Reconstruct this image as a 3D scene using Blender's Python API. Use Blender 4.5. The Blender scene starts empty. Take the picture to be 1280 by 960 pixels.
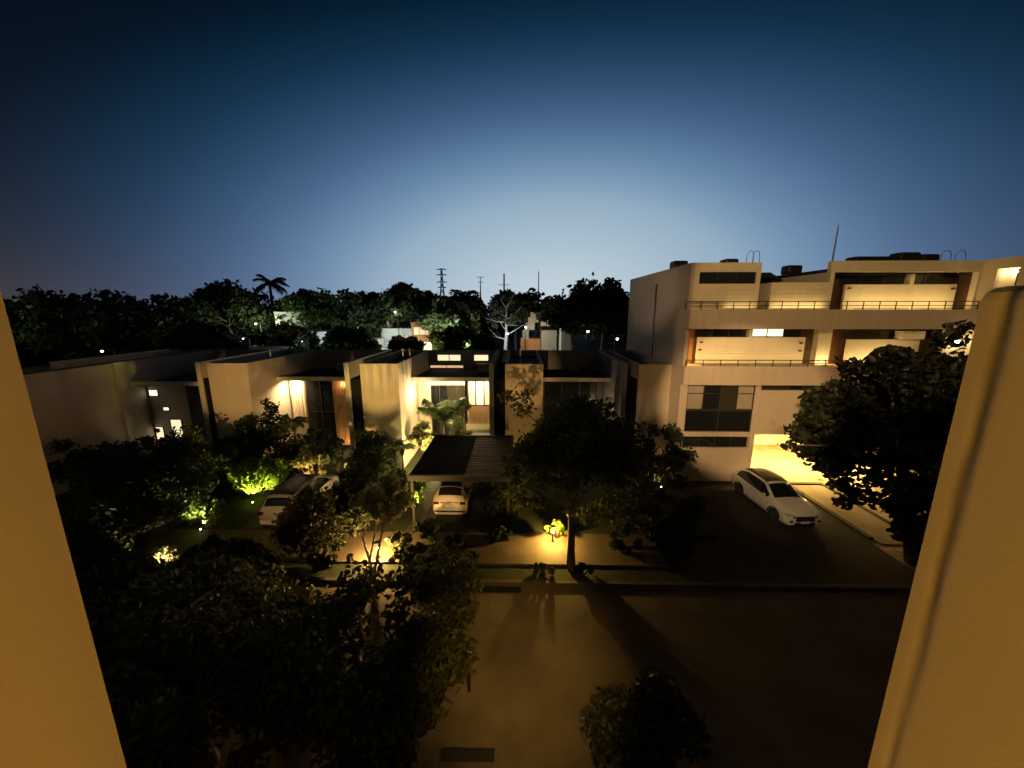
import bpy, math, random
import numpy as np
from mathutils import Vector

R = math.radians
S = bpy.context.scene
# ------------------------------------------------------------------ camera, sky, exposure
cam_d = bpy.data.cameras.new("camera")
cam = bpy.data.objects.new("camera", cam_d)
S.collection.objects.link(cam)
cam_d.sensor_width = 36
cam_d.lens = 12.94
cam_d.clip_start = 0.05
cam_d.clip_end = 2000
cam.location = (0, 0, 10.4)
cam.rotation_euler = (R(90 - 11.3), 0, R(1.1))
S.camera = cam

W = bpy.data.worlds.new("World")
S.world = W
W.use_nodes = True
nt = W.node_tree
for n in list(nt.nodes):
    nt.nodes.remove(n)


def N(t, **k):
    n = nt.nodes.new(t)
    for a, b in k.items():
        setattr(n, a, b)
    return n


def math_node(op, a=None, b=None, c=None):
    n = N('ShaderNodeMath', operation=op)
    for i, v in enumerate((a, b, c)):
        if v is None:
            continue
        if isinstance(v, (int, float)):
            n.inputs[i].default_value = v
        else:
            nt.links.new(v, n.inputs[i])
    return n.outputs[0]


# twilight sky: a town glow low over the horizon, lens vignette baked into its falloff upwards and sideways
tc = N('ShaderNodeTexCoord')
sp = N('ShaderNodeSeparateXYZ')
nt.links.new(tc.outputs['Generated'], sp.inputs[0])
el = math_node('ARCSINE', sp.outputs[2])
az = math_node('ARCTAN2', sp.outputs[0], sp.outputs[1])
azd = math_node('SUBTRACT', math_node('MULTIPLY', az, 57.2958), 5.0)
eld = math_node('MULTIPLY', math_node('MAXIMUM', math_node('SUBTRACT', math_node('MULTIPLY', el, 57.2958), 1.0), 0.0), 1.75)
rho = math_node('SQRT', math_node('ADD', math_node('MULTIPLY', azd, azd), math_node('MULTIPLY', eld, eld)))
rhon = math_node('DIVIDE', rho, 100.0)
ramp = N('ShaderNodeValToRGB')
nt.links.new(rhon, ramp.inputs[0])
stops = [(0, (.52, .63, .70)), (.10, (.46, .585, .665)), (.25, (.270, .398, .525)), (.33, (.135, .25, .41)), (.41, (.056, .122, .248)),
         (.50, (.012, .048, .108)), (.58, (.002, .018, .042)), (.65, (.0006, .0045, .012)), (.85, (.0005, .0015, .0035))]
cr = ramp.color_ramp
cr.elements[0].position = 0
cr.elements[0].color = (*stops[0][1], 1)
cr.elements[1].position = stops[-1][0]
cr.elements[1].color = (*stops[-1][1], 1)
for p, c in stops[1:-1]:
    e = cr.elements.new(p)
    e.color = (*c, 1)
cr.interpolation = 'B_SPLINE'
sky = N('ShaderNodeTexSky', sky_type='NISHITA')
sky.sun_disc = False
sky.sun_elevation = R(-4)
sky.sun_rotation = R(2)
skym = N('ShaderNodeVectorMath', operation='SCALE')
nt.links.new(sky.outputs[0], skym.inputs[0])
skym.inputs['Scale'].default_value = 0.008
addc = N('ShaderNodeVectorMath', operation='ADD')
hz = math_node('MULTIPLY', math_node('POWER', 2.718, math_node('MULTIPLY', math_node('MAXIMUM', el, 0.0), -9.0)), .058)
hzc = N('ShaderNodeCombineXYZ')
nt.links.new(hz, hzc.inputs[0])
nt.links.new(math_node('MULTIPLY', hz, .62), hzc.inputs[1])
nt.links.new(math_node('MULTIPLY', hz, .42), hzc.inputs[2])
addh = N('ShaderNodeVectorMath', operation='ADD')
nt.links.new(ramp.outputs[0], addh.inputs[0])
nt.links.new(hzc.outputs[0], addh.inputs[1])
nt.links.new(addh.outputs[0], addc.inputs[0])
nt.links.new(skym.outputs[0], addc.inputs[1])
bg = N('ShaderNodeBackground')
nt.links.new(addc.outputs[0], bg.inputs[0])
bg.inputs[1].default_value = 1.0
wo = N('ShaderNodeOutputWorld')
nt.links.new(bg.outputs[0], wo.inputs[0])

S.view_settings.view_transform = 'Standard'
S.view_settings.look = 'None'
S.view_settings.exposure = 0
S.view_settings.gamma = 1
S.render.engine = 'CYCLES'
S.cycles.use_denoising = True
S.cycles.max_bounces = 5
S.cycles.diffuse_bounces = 3
S.cycles.glossy_bounces = 2
S.cycles.transmission_bounces = 3
S.cycles.sample_clamp_indirect = 4
S.cycles.caustics_reflective = False
S.cycles.caustics_refractive = False

AMBER = (1.0, .56, .17)
SODIUM = (1.0, .60, .25)
WARM = (1.0, .70, .36)
YELLOW = (1.0, .72, .28)


# ------------------------------------------------------------------ helpers
class MB:
    def __init__(s):
        s.v = []
        s.f = []

    def quad(s, a, b, c, d):
        i = len(s.v)
        s.v += [a, b, c, d]
        s.f.append((i, i + 1, i + 2, i + 3))
        return s

    def box(s, x0, x1, y0, y1, z0, z1):
        x0, x1 = min(x0, x1), max(x0, x1)
        y0, y1 = min(y0, y1), max(y0, y1)
        z0, z1 = min(z0, z1), max(z0, z1)
        i = len(s.v)
        s.v += [(x0, y0, z0), (x1, y0, z0), (x1, y1, z0), (x0, y1, z0), (x0, y0, z1), (x1, y0, z1), (x1, y1, z1), (x0, y1, z1)]
        s.f += [(i, i + 3, i + 2, i + 1), (i + 4, i + 5, i + 6, i + 7), (i, i + 1, i + 5, i + 4), (i + 1, i + 2, i + 6, i + 5),
                (i + 2, i + 3, i + 7, i + 6), (i + 3, i, i + 4, i + 7)]
        return s

    def tube(s, pts, rs, n=8, cap=True):
        pts = [Vector(p) for p in pts]
        if isinstance(rs, (int, float)):
            rs = [rs] * len(pts)
        rings = []
        for k, p in enumerate(pts):
            if k == 0:
                d = pts[1] - p
            elif k == len(pts) - 1:
                d = p - pts[k - 1]
            else:
                d = pts[k + 1] - pts[k - 1]
            d.normalize()
            a = d.orthogonal() if abs(d.z) < .98 else Vector((1, 0, 0)) - d * d.x
            a = (Vector((0, 0, 1)) - d * d.z) if abs(d.z) < .9 else a
            a.normalize()
            b = d.cross(a)
            i = len(s.v)
            for q in range(n):
                t = 2 * math.pi * q / n
                s.v.append(tuple(p + (a * math.cos(t) + b * math.sin(t)) * rs[k]))
            rings.append(i)
        for k in range(len(rings) - 1):
            for q in range(n):
                a, b = rings[k] + q, rings[k] + (q + 1) % n
                c, d = rings[k + 1] + (q + 1) % n, rings[k + 1] + q
                s.f.append((a, b, c, d))
        if cap:
            s.f.append(tuple(rings[0] + q for q in reversed(range(n))))
            s.f.append(tuple(rings[-1] + q for q in range(n)))
        return s

    def ball(s, c, r, n=10, m=7, sz=1):
        i0 = len(s.v)
        for j in range(m + 1):
            ph = math.pi * j / m
            for q in range(n):
                t = 2 * math.pi * q / n
                s.v.append((c[0] + r * math.sin(ph) * math.cos(t), c[1] + r * math.sin(ph) * math.sin(t), c[2] + r * sz * math.cos(ph)))
        for j in range(m):
            for q in range(n):
                s.f.append((i0 + j * n + q, i0 + (j + 1) * n + q, i0 + (j + 1) * n + (q + 1) % n, i0 + j * n + (q + 1) % n))
        return s


def mk(name, verts, faces, mat, smooth=False):
    me = bpy.data.meshes.new(name)
    me.from_pydata([tuple(v) for v in verts], [], faces)
    if mat:
        me.materials.append(mat)
    if smooth:
        for p in me.polygons:
            p.use_smooth = True
    me.update()
    return me


def link(name, me, parent=None):
    o = bpy.data.objects.new(name, me)
    S.collection.objects.link(o)
    if parent:
        o.parent = parent
    return o


class Thing:
    """an Empty at the thing's base with its parts as children"""
    def __init__(s, name, label, cat, org=(0, 0, 0), group=None, rz=0, local=False):
        s.org = Vector((0, 0, 0)) if local else Vector(org)
        s.root = bpy.data.objects.new(name, None)
        S.collection.objects.link(s.root)
        s.root.location = org
        s.root.rotation_euler = (0, 0, rz)
        s.root.empty_display_size = .3
        s.root['label'] = label
        s.root['category'] = cat
        if group:
            s.root['group'] = group

    def part(s, name, mb, mat, parent=None, label=None, smooth=False, bevel=0):
        if isinstance(mb, MB):
            v = [(a[0] - s.org.x, a[1] - s.org.y, a[2] - s.org.z) for a in mb.v]
            me = mk(name, v, mb.f, mat, smooth)
        else:
            me = mb
        o = link(name, me, parent or s.root)
        if label:
            o['label'] = label
        if bevel:
            b = o.modifiers.new('bevel', 'BEVEL')
            b.width = bevel
            b.segments = 2
            b.limit_method = 'ANGLE'
        return o

    def light(s, kind, loc, power, col, size=.1, aim=None, cone=None, blend=.3):
        L = bpy.data.lights.new('lamp_light', kind)
        L.energy = power
        L.color = col
        if kind == 'AREA' and isinstance(size, tuple):
            L.shape = 'RECTANGLE'
            L.size, L.size_y = size
        elif kind == 'AREA':
            L.size = size
        else:
            L.shadow_soft_size = size
        if cone:
            L.spot_size = R(cone)
            L.spot_blend = blend
        o = bpy.data.objects.new('lamp_light', L)
        S.collection.objects.link(o)
        o.parent = s.root
        o.location = Vector(loc) - s.org
        if aim is not None:
            o.rotation_euler = (Vector(aim) - Vector(loc)).to_track_quat('-Z', 'Y').to_euler()
        return o


def struct(name, mb, mat, kind='structure', smooth=False):
    o = link(name, mk(name, mb.v, mb.f, mat, smooth))
    o['kind'] = kind
    return o


def single(name, mb, mat, label, cat, group=None, smooth=False):
    o = link(name, mk(name, mb.v, mb.f, mat, smooth) if isinstance(mb, MB) else mb)
    o['label'] = label
    o['category'] = cat
    if group:
        o['group'] = group
    return o


# ------------------------------------------------------------------ materials
def mat(name, col, rough=.7, noise=.0, scale=3.0, bump=0, bscale=None, metal=0, spec=.5, streak=0, col2=None, coat=0, stretch=None):
    m = bpy.data.materials.new(name)
    m.use_nodes = True
    t = m.node_tree
    b = t.nodes['Principled BSDF']
    b.inputs['Base Color'].default_value = (*col, 1)
    b.inputs['Roughness'].default_value = rough
    b.inputs['Metallic'].default_value = metal
    b.inputs['Specular IOR Level'].default_value = spec
    b.inputs['Coat Weight'].default_value = coat
    co = t.nodes.new('ShaderNodeTexCoord')
    vec = co.outputs['Object']
    if stretch:
        mp = t.nodes.new('ShaderNodeMapping')
        mp.inputs['Scale'].default_value = stretch
        t.links.new(vec, mp.inputs[0])
        vec = mp.outputs[0]
    if noise:
        nz = t.nodes.new('ShaderNodeTexNoise')
        nz.inputs['Scale'].default_value = scale
        nz.inputs['Detail'].default_value = 6
        nz.inputs['Roughness'].default_value = .62
        t.links.new(vec, nz.inputs['Vector'])
        rp = t.nodes.new('ShaderNodeValToRGB')
        lo = col2 or tuple(c * (1 - noise) for c in col)
        rp.color_ramp.elements[0].position = .32
        rp.color_ramp.elements[0].color = (*lo, 1)
        rp.color_ramp.elements[1].position = .68
        rp.color_ramp.elements[1].color = (*col, 1)
        t.links.new(nz.outputs[0], rp.inputs[0])
        last = rp.outputs[0]
        if streak:
            # rain streaks: noise stretched down the wall
            mp = t.nodes.new('ShaderNodeMapping')
            mp.inputs['Scale'].default_value = (1.5, 1.5, .09)
            t.links.new(co.outputs['Object'], mp.inputs[0])
            n2 = t.nodes.new('ShaderNodeTexNoise')
            n2.inputs['Scale'].default_value = 2.2
            n2.inputs['Detail'].default_value = 3
            t.links.new(mp.outputs[0], n2.inputs['Vector'])
            r2 = t.nodes.new('ShaderNodeValToRGB')
            r2.color_ramp.elements[0].position = .30
            r2.color_ramp.elements[0].color = (1 - streak, 1 - streak, 1 - streak * .9, 1)
            r2.color_ramp.elements[1].position = .66
            r2.color_ramp.elements[1].color = (1, 1, 1, 1)
            t.links.new(n2.outputs[0], r2.inputs[0])
            mx = t.nodes.new('ShaderNodeMix')
            mx.data_type = 'RGBA'
            mx.blend_type = 'MULTIPLY'
            sz = t.nodes.new('ShaderNodeSeparateXYZ')
            t.links.new(co.outputs['Object'], sz.inputs[0])
            mr = t.nodes.new('ShaderNodeMapRange')
            mr.inputs['From Min'].default_value = 4.6
            mr.inputs['From Max'].default_value = 7.1
            mr.inputs['To Min'].default_value = .1
            t.links.new(sz.outputs[2], mr.inputs[0])
            t.links.new(mr.outputs[0], mx.inputs[0])
            t.links.new(last, mx.inputs[6])
            t.links.new(r2.outputs[0], mx.inputs[7])
            last = mx.outputs[2]
        t.links.new(last, b.inputs['Base Color'])
    if bump:
        nb = t.nodes.new('ShaderNodeTexNoise')
        nb.inputs['Scale'].default_value = bscale or scale * 8
        nb.inputs['Detail'].default_value = 4
        t.links.new(co.outputs['Object'], nb.inputs['Vector'])
        bp = t.nodes.new('ShaderNodeBump')
        bp.inputs['Strength'].default_value = bump
        bp.inputs['Distance'].default_value = .02
        t.links.new(nb.outputs[0], bp.inputs['Height'])
        t.links.new(bp.outputs[0], b.inputs['Normal'])
    return m


def emis(name, col, strength, base=(.5, .45, .35), var=0, scale=(1, 1, 1)):
    m = bpy.data.materials.new(name)
    m.use_nodes = True
    t = m.node_tree
    b = t.nodes['Principled BSDF']
    b.inputs['Base Color'].default_value = (*base, 1)
    b.inputs['Emission Color'].default_value = (*col, 1)
    b.inputs['Emission Strength'].default_value = strength
    b.inputs['Roughness'].default_value = .4
    return m


def leafmat(name, col, trans=.35, var=.45, gloss=.0):
    m = bpy.data.materials.new(name)
    m.use_nodes = True
    t = m.node_tree
    b = t.nodes['Principled BSDF']
    out = t.nodes['Material Output']
    oi = t.nodes.new('ShaderNodeNewGeometry')
    rp = t.nodes.new('ShaderNodeValToRGB')
    rp.color_ramp.elements[0].color = (*[c * (1 - var) for c in col], 1)
    rp.color_ramp.elements[1].color = (*[min(1, c * (1 + var)) for c in col], 1)
    t.links.new(oi.outputs['Random Per Island'], rp.inputs[0])
    t.links.new(rp.outputs[0], b.inputs['Base Color'])
    b.inputs['Roughness'].default_value = .55
    b.inputs['Specular IOR Level'].default_value = .3
    tr = t.nodes.new('ShaderNodeBsdfTranslucent')
    t.links.new(rp.outputs[0], tr.inputs[0])
    mx = t.nodes.new('ShaderNodeMixShader')
    mx.inputs[0].default_value = trans
    t.links.new(b.outputs[0], mx.inputs[1])
    t.links.new(tr.outputs[0], mx.inputs[2])
    t.links.new(mx.outputs[0], out.inputs[0])
    return m


M = dict(
    stucco=mat('stucco', (.56, .48, .37), .85, .12, .6, .15, 40, streak=.07),
    pier=mat('pier_stucco', (.54, .46, .28), .9, .12, 1.2, .12, 260),
    pier_shaded=mat('pier_stucco_shaded', (.54, .46, .28), .9, .12, 1.2, .12, 260),
    stained=mat('stained_stucco', (.60, .52, .38), .85, .2, .9, .25, 22, streak=.6),
    white=mat('cream_render', (.66, .60, .46), .8, .10, .8, .15, 24, streak=.06),
    aptwall=mat('apartment_render', (.54, .46, .37), .85, .10, .7, .2, 24, streak=.12),
    greyw=mat('grey_render', (.30, .31, .33), .9, .2, .8, .2, 20, streak=.2),
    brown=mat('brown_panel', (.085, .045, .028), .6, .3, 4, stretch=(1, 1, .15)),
    orangew=mat('timber_cladding', (.36, .17, .06), .6, .3, 4, stretch=(6, 6, .3)),
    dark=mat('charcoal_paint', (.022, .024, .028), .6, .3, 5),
    roof=mat('roof_membrane', (.024, .027, .032), .9, .4, 1.2, .3, 12),
    glass=mat('dark_glass', (.012, .014, .016), .08, spec=.6),
    glassb=mat('tinted_glass', (.05, .045, .03), .15, .4, .8),
    blind=mat('drawn_blind', (.34, .30, .25), .8, .1, 3),
    frame=mat('window_frame', (.03, .026, .024), .5),
    wood=mat('slatted_wood', (.50, .30, .15), .55, .35, 5, stretch=(1, 1, .2)),
    curtain=mat('curtain_fabric', (.75, .66, .48), .9, .1, 4),
    steel=mat('galvanised_steel', (.22, .23, .24), .5, .2, 6, metal=.6),
    black=mat('black_plastic', (.012, .012, .013), .5),
    bark=mat('bark', (.16, .12, .085), .9, .5, 6, .6, 20, stretch=(3, 3, .6)),
    palebark=mat('pale_bark', (.62, .60, .58), .8, .25, 5, .3, 20),
    asphalt=mat('road_paving', (.085, .072, .055), .88, .35, .35, .3, 40),
    track=mat('driveway_track', (.07, .06, .045), .9, .4, 1.5, .3, 30),
    tarmac=mat('parking_tarmac', (.022, .019, .017), .9, .4, .8, .3, 40),
    pave=mat('pavement_concrete', (.30, .25, .19), .85, .25, 1.2, .25, 30),
    kerb=mat('kerb_concrete', (.075, .068, .055), .85, .3, 3, .2, 30),
    ground=mat('soil_and_turf', (.026, .028, .014), .95, .6, .8, .5, 14),
    lawn=mat('lawn_turf', (.026, .036, .012), .95, .5, 2.5, .6, 30),
    paintw=mat('pearl_car_paint', (.62, .60, .56), .28, spec=.6, coat=.8),
    paintb=mat('champagne_car_paint', (.56, .50, .40), .3, spec=.6, coat=.8),
    roofblack=mat('black_roof_paint', (.012, .012, .012), .5, spec=.25),
    tyre=mat('tyre_rubber', (.015, .015, .015), .8),
    rim=mat('alloy_rim', (.10, .10, .105), .35, metal=.8),
    lens=mat('headlamp_lens', (.55, .56, .58), .12, metal=.3),
    tail=mat('tail_lamp_lens', (.07, .02, .012), .2),
    chrome=mat('chrome_trim', (.7, .7, .7), .15, metal=1),
    plate=mat('plate_enamel', (.72, .72, .68), .5),
    matte=mat('bitumen_felt', (.014, .014, .013), .95, .3, 2, spec=.08),
    slatd=mat('weathered_slats', (.035, .03, .024), .7, .4, 4, .2, 20),
    rooftop=mat('tiled_stair', (.45, .43, .38), .8, .3, 2),
    terra=mat('terracotta_render', (.50, .22, .10), .8, .2, 2),
    farwall=mat('distant_white_render', (.62, .62, .60), .8, .2, .5),
)


def shadow_band(m, y0, w0, depth):
    # a soft shadow stripe painted down the face, fading out lower down
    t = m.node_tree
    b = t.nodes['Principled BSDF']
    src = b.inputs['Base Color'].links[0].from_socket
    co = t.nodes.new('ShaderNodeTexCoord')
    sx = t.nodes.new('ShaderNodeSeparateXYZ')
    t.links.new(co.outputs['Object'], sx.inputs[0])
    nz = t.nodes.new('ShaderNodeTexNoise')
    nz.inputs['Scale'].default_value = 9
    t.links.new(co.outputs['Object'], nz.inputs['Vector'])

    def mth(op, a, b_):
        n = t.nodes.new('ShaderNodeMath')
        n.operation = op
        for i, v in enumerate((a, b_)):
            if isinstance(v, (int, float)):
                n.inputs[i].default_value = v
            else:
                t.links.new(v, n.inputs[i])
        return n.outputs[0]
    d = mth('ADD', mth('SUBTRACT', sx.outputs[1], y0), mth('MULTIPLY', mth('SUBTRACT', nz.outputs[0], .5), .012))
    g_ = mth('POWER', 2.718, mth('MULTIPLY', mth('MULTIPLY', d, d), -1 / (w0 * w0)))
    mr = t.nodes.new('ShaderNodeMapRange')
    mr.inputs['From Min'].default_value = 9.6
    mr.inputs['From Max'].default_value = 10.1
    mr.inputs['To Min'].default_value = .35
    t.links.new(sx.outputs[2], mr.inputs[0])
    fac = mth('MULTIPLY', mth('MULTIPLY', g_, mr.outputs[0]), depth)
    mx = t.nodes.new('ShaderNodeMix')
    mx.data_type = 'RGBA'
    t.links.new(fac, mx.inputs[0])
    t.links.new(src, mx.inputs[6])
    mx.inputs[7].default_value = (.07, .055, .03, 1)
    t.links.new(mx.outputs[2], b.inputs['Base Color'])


shadow_band(M['pier_shaded'], .268, .0085, .75)


def paver_mat(name, c1, c2, mortar, bw, bh, ms=.03):
    m = bpy.data.materials.new(name)
    m.use_nodes = True
    t = m.node_tree
    b = t.nodes['Principled BSDF']
    b.inputs['Roughness'].default_value = .75
    co = t.nodes.new('ShaderNodeTexCoord')
    br = t.nodes.new('ShaderNodeTexBrick')
    br.inputs['Scale'].default_value = 1
    br.inputs['Brick Width'].default_value = bw
    br.inputs['Row Height'].default_value = bh
    br.inputs['Mortar Size'].default_value = ms * bh
    br.inputs['Color1'].default_value = (*c1, 1)
    br.inputs['Color2'].default_value = (*c2, 1)
    br.inputs['Mortar'].default_value = (*mortar, 1)
    t.links.new(co.outputs['Object'], br.inputs['Vector'])
    nz = t.nodes.new('ShaderNodeTexNoise')
    nz.inputs['Scale'].default_value = 1.1
    nz.inputs['Detail'].default_value = 7
    t.links.new(co.outputs['Object'], nz.inputs['Vector'])
    rp = t.nodes.new('ShaderNodeValToRGB')
    rp.color_ramp.elements[0].position = .3
    rp.color_ramp.elements[0].color = (.6, .6, .6, 1)
    rp.color_ramp.elements[1].position = .7
    t.links.new(nz.outputs[0], rp.inputs[0])
    mx = t.nodes.new('ShaderNodeMix')
    mx.data_type = 'RGBA'
    mx.blend_type = 'MULTIPLY'
    mx.inputs[0].default_value = 1
    t.links.new(br.outputs['Color'], mx.inputs[6])
    t.links.new(rp.outputs[0], mx.inputs[7])
    t.links.new(mx.outputs[2], b.inputs['Base Color'])
    return m


M['pavers'] = paver_mat('forecourt_pavers', (.42, .34, .24), (.34, .27, .18), (.18, .14, .10), .9, .32, .08)
M['slabs'] = paver_mat('sidewalk_slabs', (.135, .107, .075), (.125, .10, .07), (.085, .07, .05), 1.5, 1.4, .012)
M['roadp'] = mat('worn_road', (.115, .095, .068), .85, .45, .6, .5, 30)
M['leaf_dark'] = leafmat('dark_leaves', (.045, .06, .022))
M['leaf_olive'] = leafmat('olive_leaves', (.05, .055, .02))
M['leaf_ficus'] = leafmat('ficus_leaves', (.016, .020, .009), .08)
M['leaf_green'] = leafmat('green_leaves', (.085, .13, .03), .4)
M['leaf_lime'] = leafmat('lime_leaves', (.16, .24, .03), .45)
M['leaf_pale'] = leafmat('pale_leaves', (.17, .20, .11), .3)
M['leaf_palm'] = leafmat('palm_leaves', (.07, .09, .03), .3)
M['leaf_cream'] = leafmat('cream_green_leaves', (.26, .27, .12), .35)


def lit(name, col, s):
    M[name] = emis(name, col, s)


lit('lit_cream', (1.0, .80, .48), 1.15)
lit('lit_white', (1.0, .90, .62), 1.5)
lit('lit_amber', (1.0, .62, .30), .75)
lit('lit_bulb', (1.0, .78, .45), 14)
lit('lit_cold', (.80, .92, 1.0), 2.2)
lit('lit_red', (1.0, .03, .02), 3)


# ------------------------------------------------------------------ foliage
def leaf_mesh(name, centres, size, seed, mat_, droop=.0, shape='leaf'):
    rg = np.random.default_rng(seed)
    n = len(centres)
    d = rg.normal(size=(n, 3))
    d[:, 2] -= droop
    d /= np.linalg.norm(d, axis=1)[:, None]
    u = rg.normal(size=(n, 3))
    u = u - (u * d).sum(1)[:, None] * d
    u /= np.linalg.norm(u, axis=1)[:, None]
    nn = np.cross(d, u)
    s = size * rg.uniform(.6, 1.35, n)[:, None]
    c = centres
    v = np.empty((n, 6, 3))
    v[:, 0] = c - d * s * .5
    v[:, 1] = c - d * s * .12 + u * s * .27 + nn * s * .07
    v[:, 2] = c + d * s * .26 + u * s * .20 + nn * s * .05
    v[:, 3] = c + d * s * .5
    v[:, 4] = c + d * s * .26 - u * s * .20 + nn * s * .05
    v[:, 5] = c - d * s * .12 - u * s * .27 + nn * s * .07
    V = v.reshape(-1, 3)
    me = bpy.data.meshes.new(name)
    me.vertices.add(n * 6)
    me.vertices.foreach_set('co', V.ravel())
    me.loops.add(n * 8)
    base = np.arange(n)[:, None] * 6
    idx = np.concatenate([base + 0, base + 1, base + 2, base + 3, base + 0, base + 3, base + 4, base + 5], 1)
    me.loops.foreach_set('vertex_index', idx.ravel())
    me.polygons.add(n * 2)
    me.polygons.foreach_set('loop_start', np.arange(n * 2) * 4)
    me.polygons.foreach_set('loop_total', np.full(n * 2, 4))
    me.materials.append(mat_)
    me.update(calc_edges=True)
    return me


def clumps(c, r, k, cr_, seed, low=-.6):
    """clump centres spread through an ellipsoid, denser towards its outside"""
    rg = np.random.default_rng(seed)
    out = []
    while len(out) < k:
        p = rg.normal(size=3)
        p /= np.linalg.norm(p)
        if p[2] < low:
            continue
        q = rg.uniform(.25, 1) ** .55
        rr = cr_ * rg.uniform(.6, 1.25)
        out.append((c[0] + p[0] * r[0] * q, c[1] + p[1] * r[1] * q, c[2] + p[2] * r[2] * q, rr))
    return out


def clump_points(cl, n, seed, flat=.75):
    rg = np.random.default_rng(seed)
    cl = np.array(cl)
    w = cl[:, 3] ** 2
    k = rg.choice(len(cl), n, p=w / w.sum())
    p = rg.normal(size=(n, 3))
    p /= np.linalg.norm(p, axis=1)[:, None]
    q = rg.uniform(0, 1, n) ** .45
    # a few twigs stick out of each clump
    q = np.where(rg.uniform(size=n) < .06, q * 1.35, q)
    P = p * q[:, None] * cl[k, 3][:, None]
    P[:, 2] *= flat
    return cl[k, :3] + P


def limbs(mb, base, top, cl, r0, seed, n=9):
    rn = random.Random(seed)
    base, top = Vector(base), Vector(top)
    bend = Vector((rn.uniform(-.06, .06), rn.uniform(-.06, .06), 0)) * (top - base).length
    mid = (base + top) / 2 + bend
    mb.tube([base, base.lerp(mid, .5), mid, mid.lerp(top, .6), top], [r0 * 1.25, r0, r0 * .88, r0 * .78, r0 * .6], 9)
    sel = rn.sample(cl, min(n, len(cl)))
    for c in sel:
        t = rn.uniform(.65, 1)
        s_ = mid.lerp(top, t)
        e = Vector(c[:3])
        m1 = s_.lerp(e, .5) + Vector((rn.uniform(-.1, .1), rn.uniform(-.1, .1), rn.uniform(0, .18))) * (e - s_).length
        mb.tube([s_, m1, e], [r0 * .45, r0 * .26, r0 * .08], 6)


def tree(name, label, cat, base, centre, rad, k, cr_, n, size, seed, leaf='leaf_dark', trunk_r=.15, bark='bark', group=None, low=-.6, limb_n=9,
         extra=None, flat=.75, droop=0):
    T = Thing(name, label, cat, base, group)
    cl = clumps(centre, rad, k, cr_, seed, low)
    if extra:
        cl += extra
    P = clump_points(cl, n, seed + 1, flat) - np.array(base)
    T.part('crown', leaf_mesh('crown', P, size, seed + 2, M[leaf], droop), None)
    mb = MB()
    limbs(mb, base, (centre[0], centre[1], centre[2] - rad[2] * .25), cl, trunk_r, seed, limb_n)
    T.part('trunk', mb, M[bark], smooth=True)
    return T


def shrub(name, label, base, rad, n, size, seed, leaf='leaf_dark', cat='shrub', stems=7, group=None, k=14):
    """a shrub: foliage over a bunch of stems"""
    T = Thing(name, label, cat, base, group)
    c = (base[0], base[1], base[2] + rad[2])
    cl = clumps(c, rad, k, min(rad) * .42, seed, -.9)
    P = clump_points(cl, n, seed + 1, .9) - np.array(base)
    T.part('foliage', leaf_mesh('foliage', P, size, seed + 2, M[leaf]), None)
    mb = MB()
    rn = random.Random(seed)
    for q in range(stems):
        e = cl[rn.randrange(len(cl))]
        b0 = (base[0] + rn.uniform(-.1, .1) * rad[0], base[1] + rn.uniform(-.1, .1) * rad[1], base[2])
        mb.tube([b0, ((b0[0] + e[0]) / 2 + rn.uniform(-.1, .1), (b0[1] + e[1]) / 2, (b0[2] + e[2]) / 2), e[:3]], [.03, .022, .01], 5)
    T.part('stem', mb, M['bark'], smooth=True)
    return T


def palm(name, label, base, h, fr_len, nf, seed, leaf='leaf_palm', r=.12, lw=.05, lean=(0, 0), cat='palm tree', up=.55, bark='bark', trunks=None, nl=22, spread=(-.35, .45), droop=.62):
    T = Thing(name, label, cat, base)
    rn = random.Random(seed)
    B = Vector(base)
    mb, tk = MB(), MB()
    heads = trunks or [(lean[0], lean[1], h)]
    for hx, hy, hh in heads:
        top = B + Vector((hx, hy, hh))
        pts = [B + Vector((hx * t * t, hy * t * t, hh * t)) for t in (0, .25, .5, .75, 1)]
        tk.tube(pts, [r * 1.3, r, r * .9, r * .85, r * .9], 9)
        for q in range(nf):
            a = 2 * math.pi * (q + rn.uniform(-.3, .3)) / nf
            u0 = up + rn.uniform(*spread)
            L = fr_len * rn.uniform(.8, 1.1)
            d = Vector((math.cos(a), math.sin(a), 0))
            side = Vector((-math.sin(a), math.cos(a), 0))
            pr = []
            for j in range(nl + 1):
                t = j / nl
                pr.append(top + d * L * (t * math.cos(u0 * .8) ** 1) * (1 - .12 * t) + Vector((0, 0, L * (math.sin(u0) * t - droop * t * t))))
            tk_pts = pr[::5]
            mb.tube(tk_pts, [max(.006, r * .22 * (1 - i / len(tk_pts))) for i in range(len(tk_pts))], 4, False)
            for j in range(2, nl):
                t = j / nl
                tang = (pr[j + 1] - pr[j - 1]).normalized()
                ll = L * .34 * math.sin(math.pi * (t * .85 + .12)) * rn.uniform(.85, 1.1)
                for sg in (-1, 1):
                    dd = (side * sg * .85 + tang * .55 + Vector((0, 0, -.28 - .2 * rn.random()))).normalized()
                    w_ = tang * lw * .5
                    p0 = pr[j]
                    p1 = p0 + dd * ll * .55 + Vector((0, 0, .02 * L))
                    p2 = p0 + dd * ll + Vector((0, 0, -.05 * L))
                    i = len(mb.v)
                    mb.v += [tuple(p0 - w_), tuple(p0 + w_), tuple(p1 + w_), tuple(p1 - w_), tuple(p2)]
                    mb.f += [(i, i + 1, i + 2, i + 3), (i + 3, i + 2, i + 4)]
    T.part('crown', mb, M[leaf])
    T.part('trunk', tk, M[bark], smooth=True)
    return T


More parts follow.
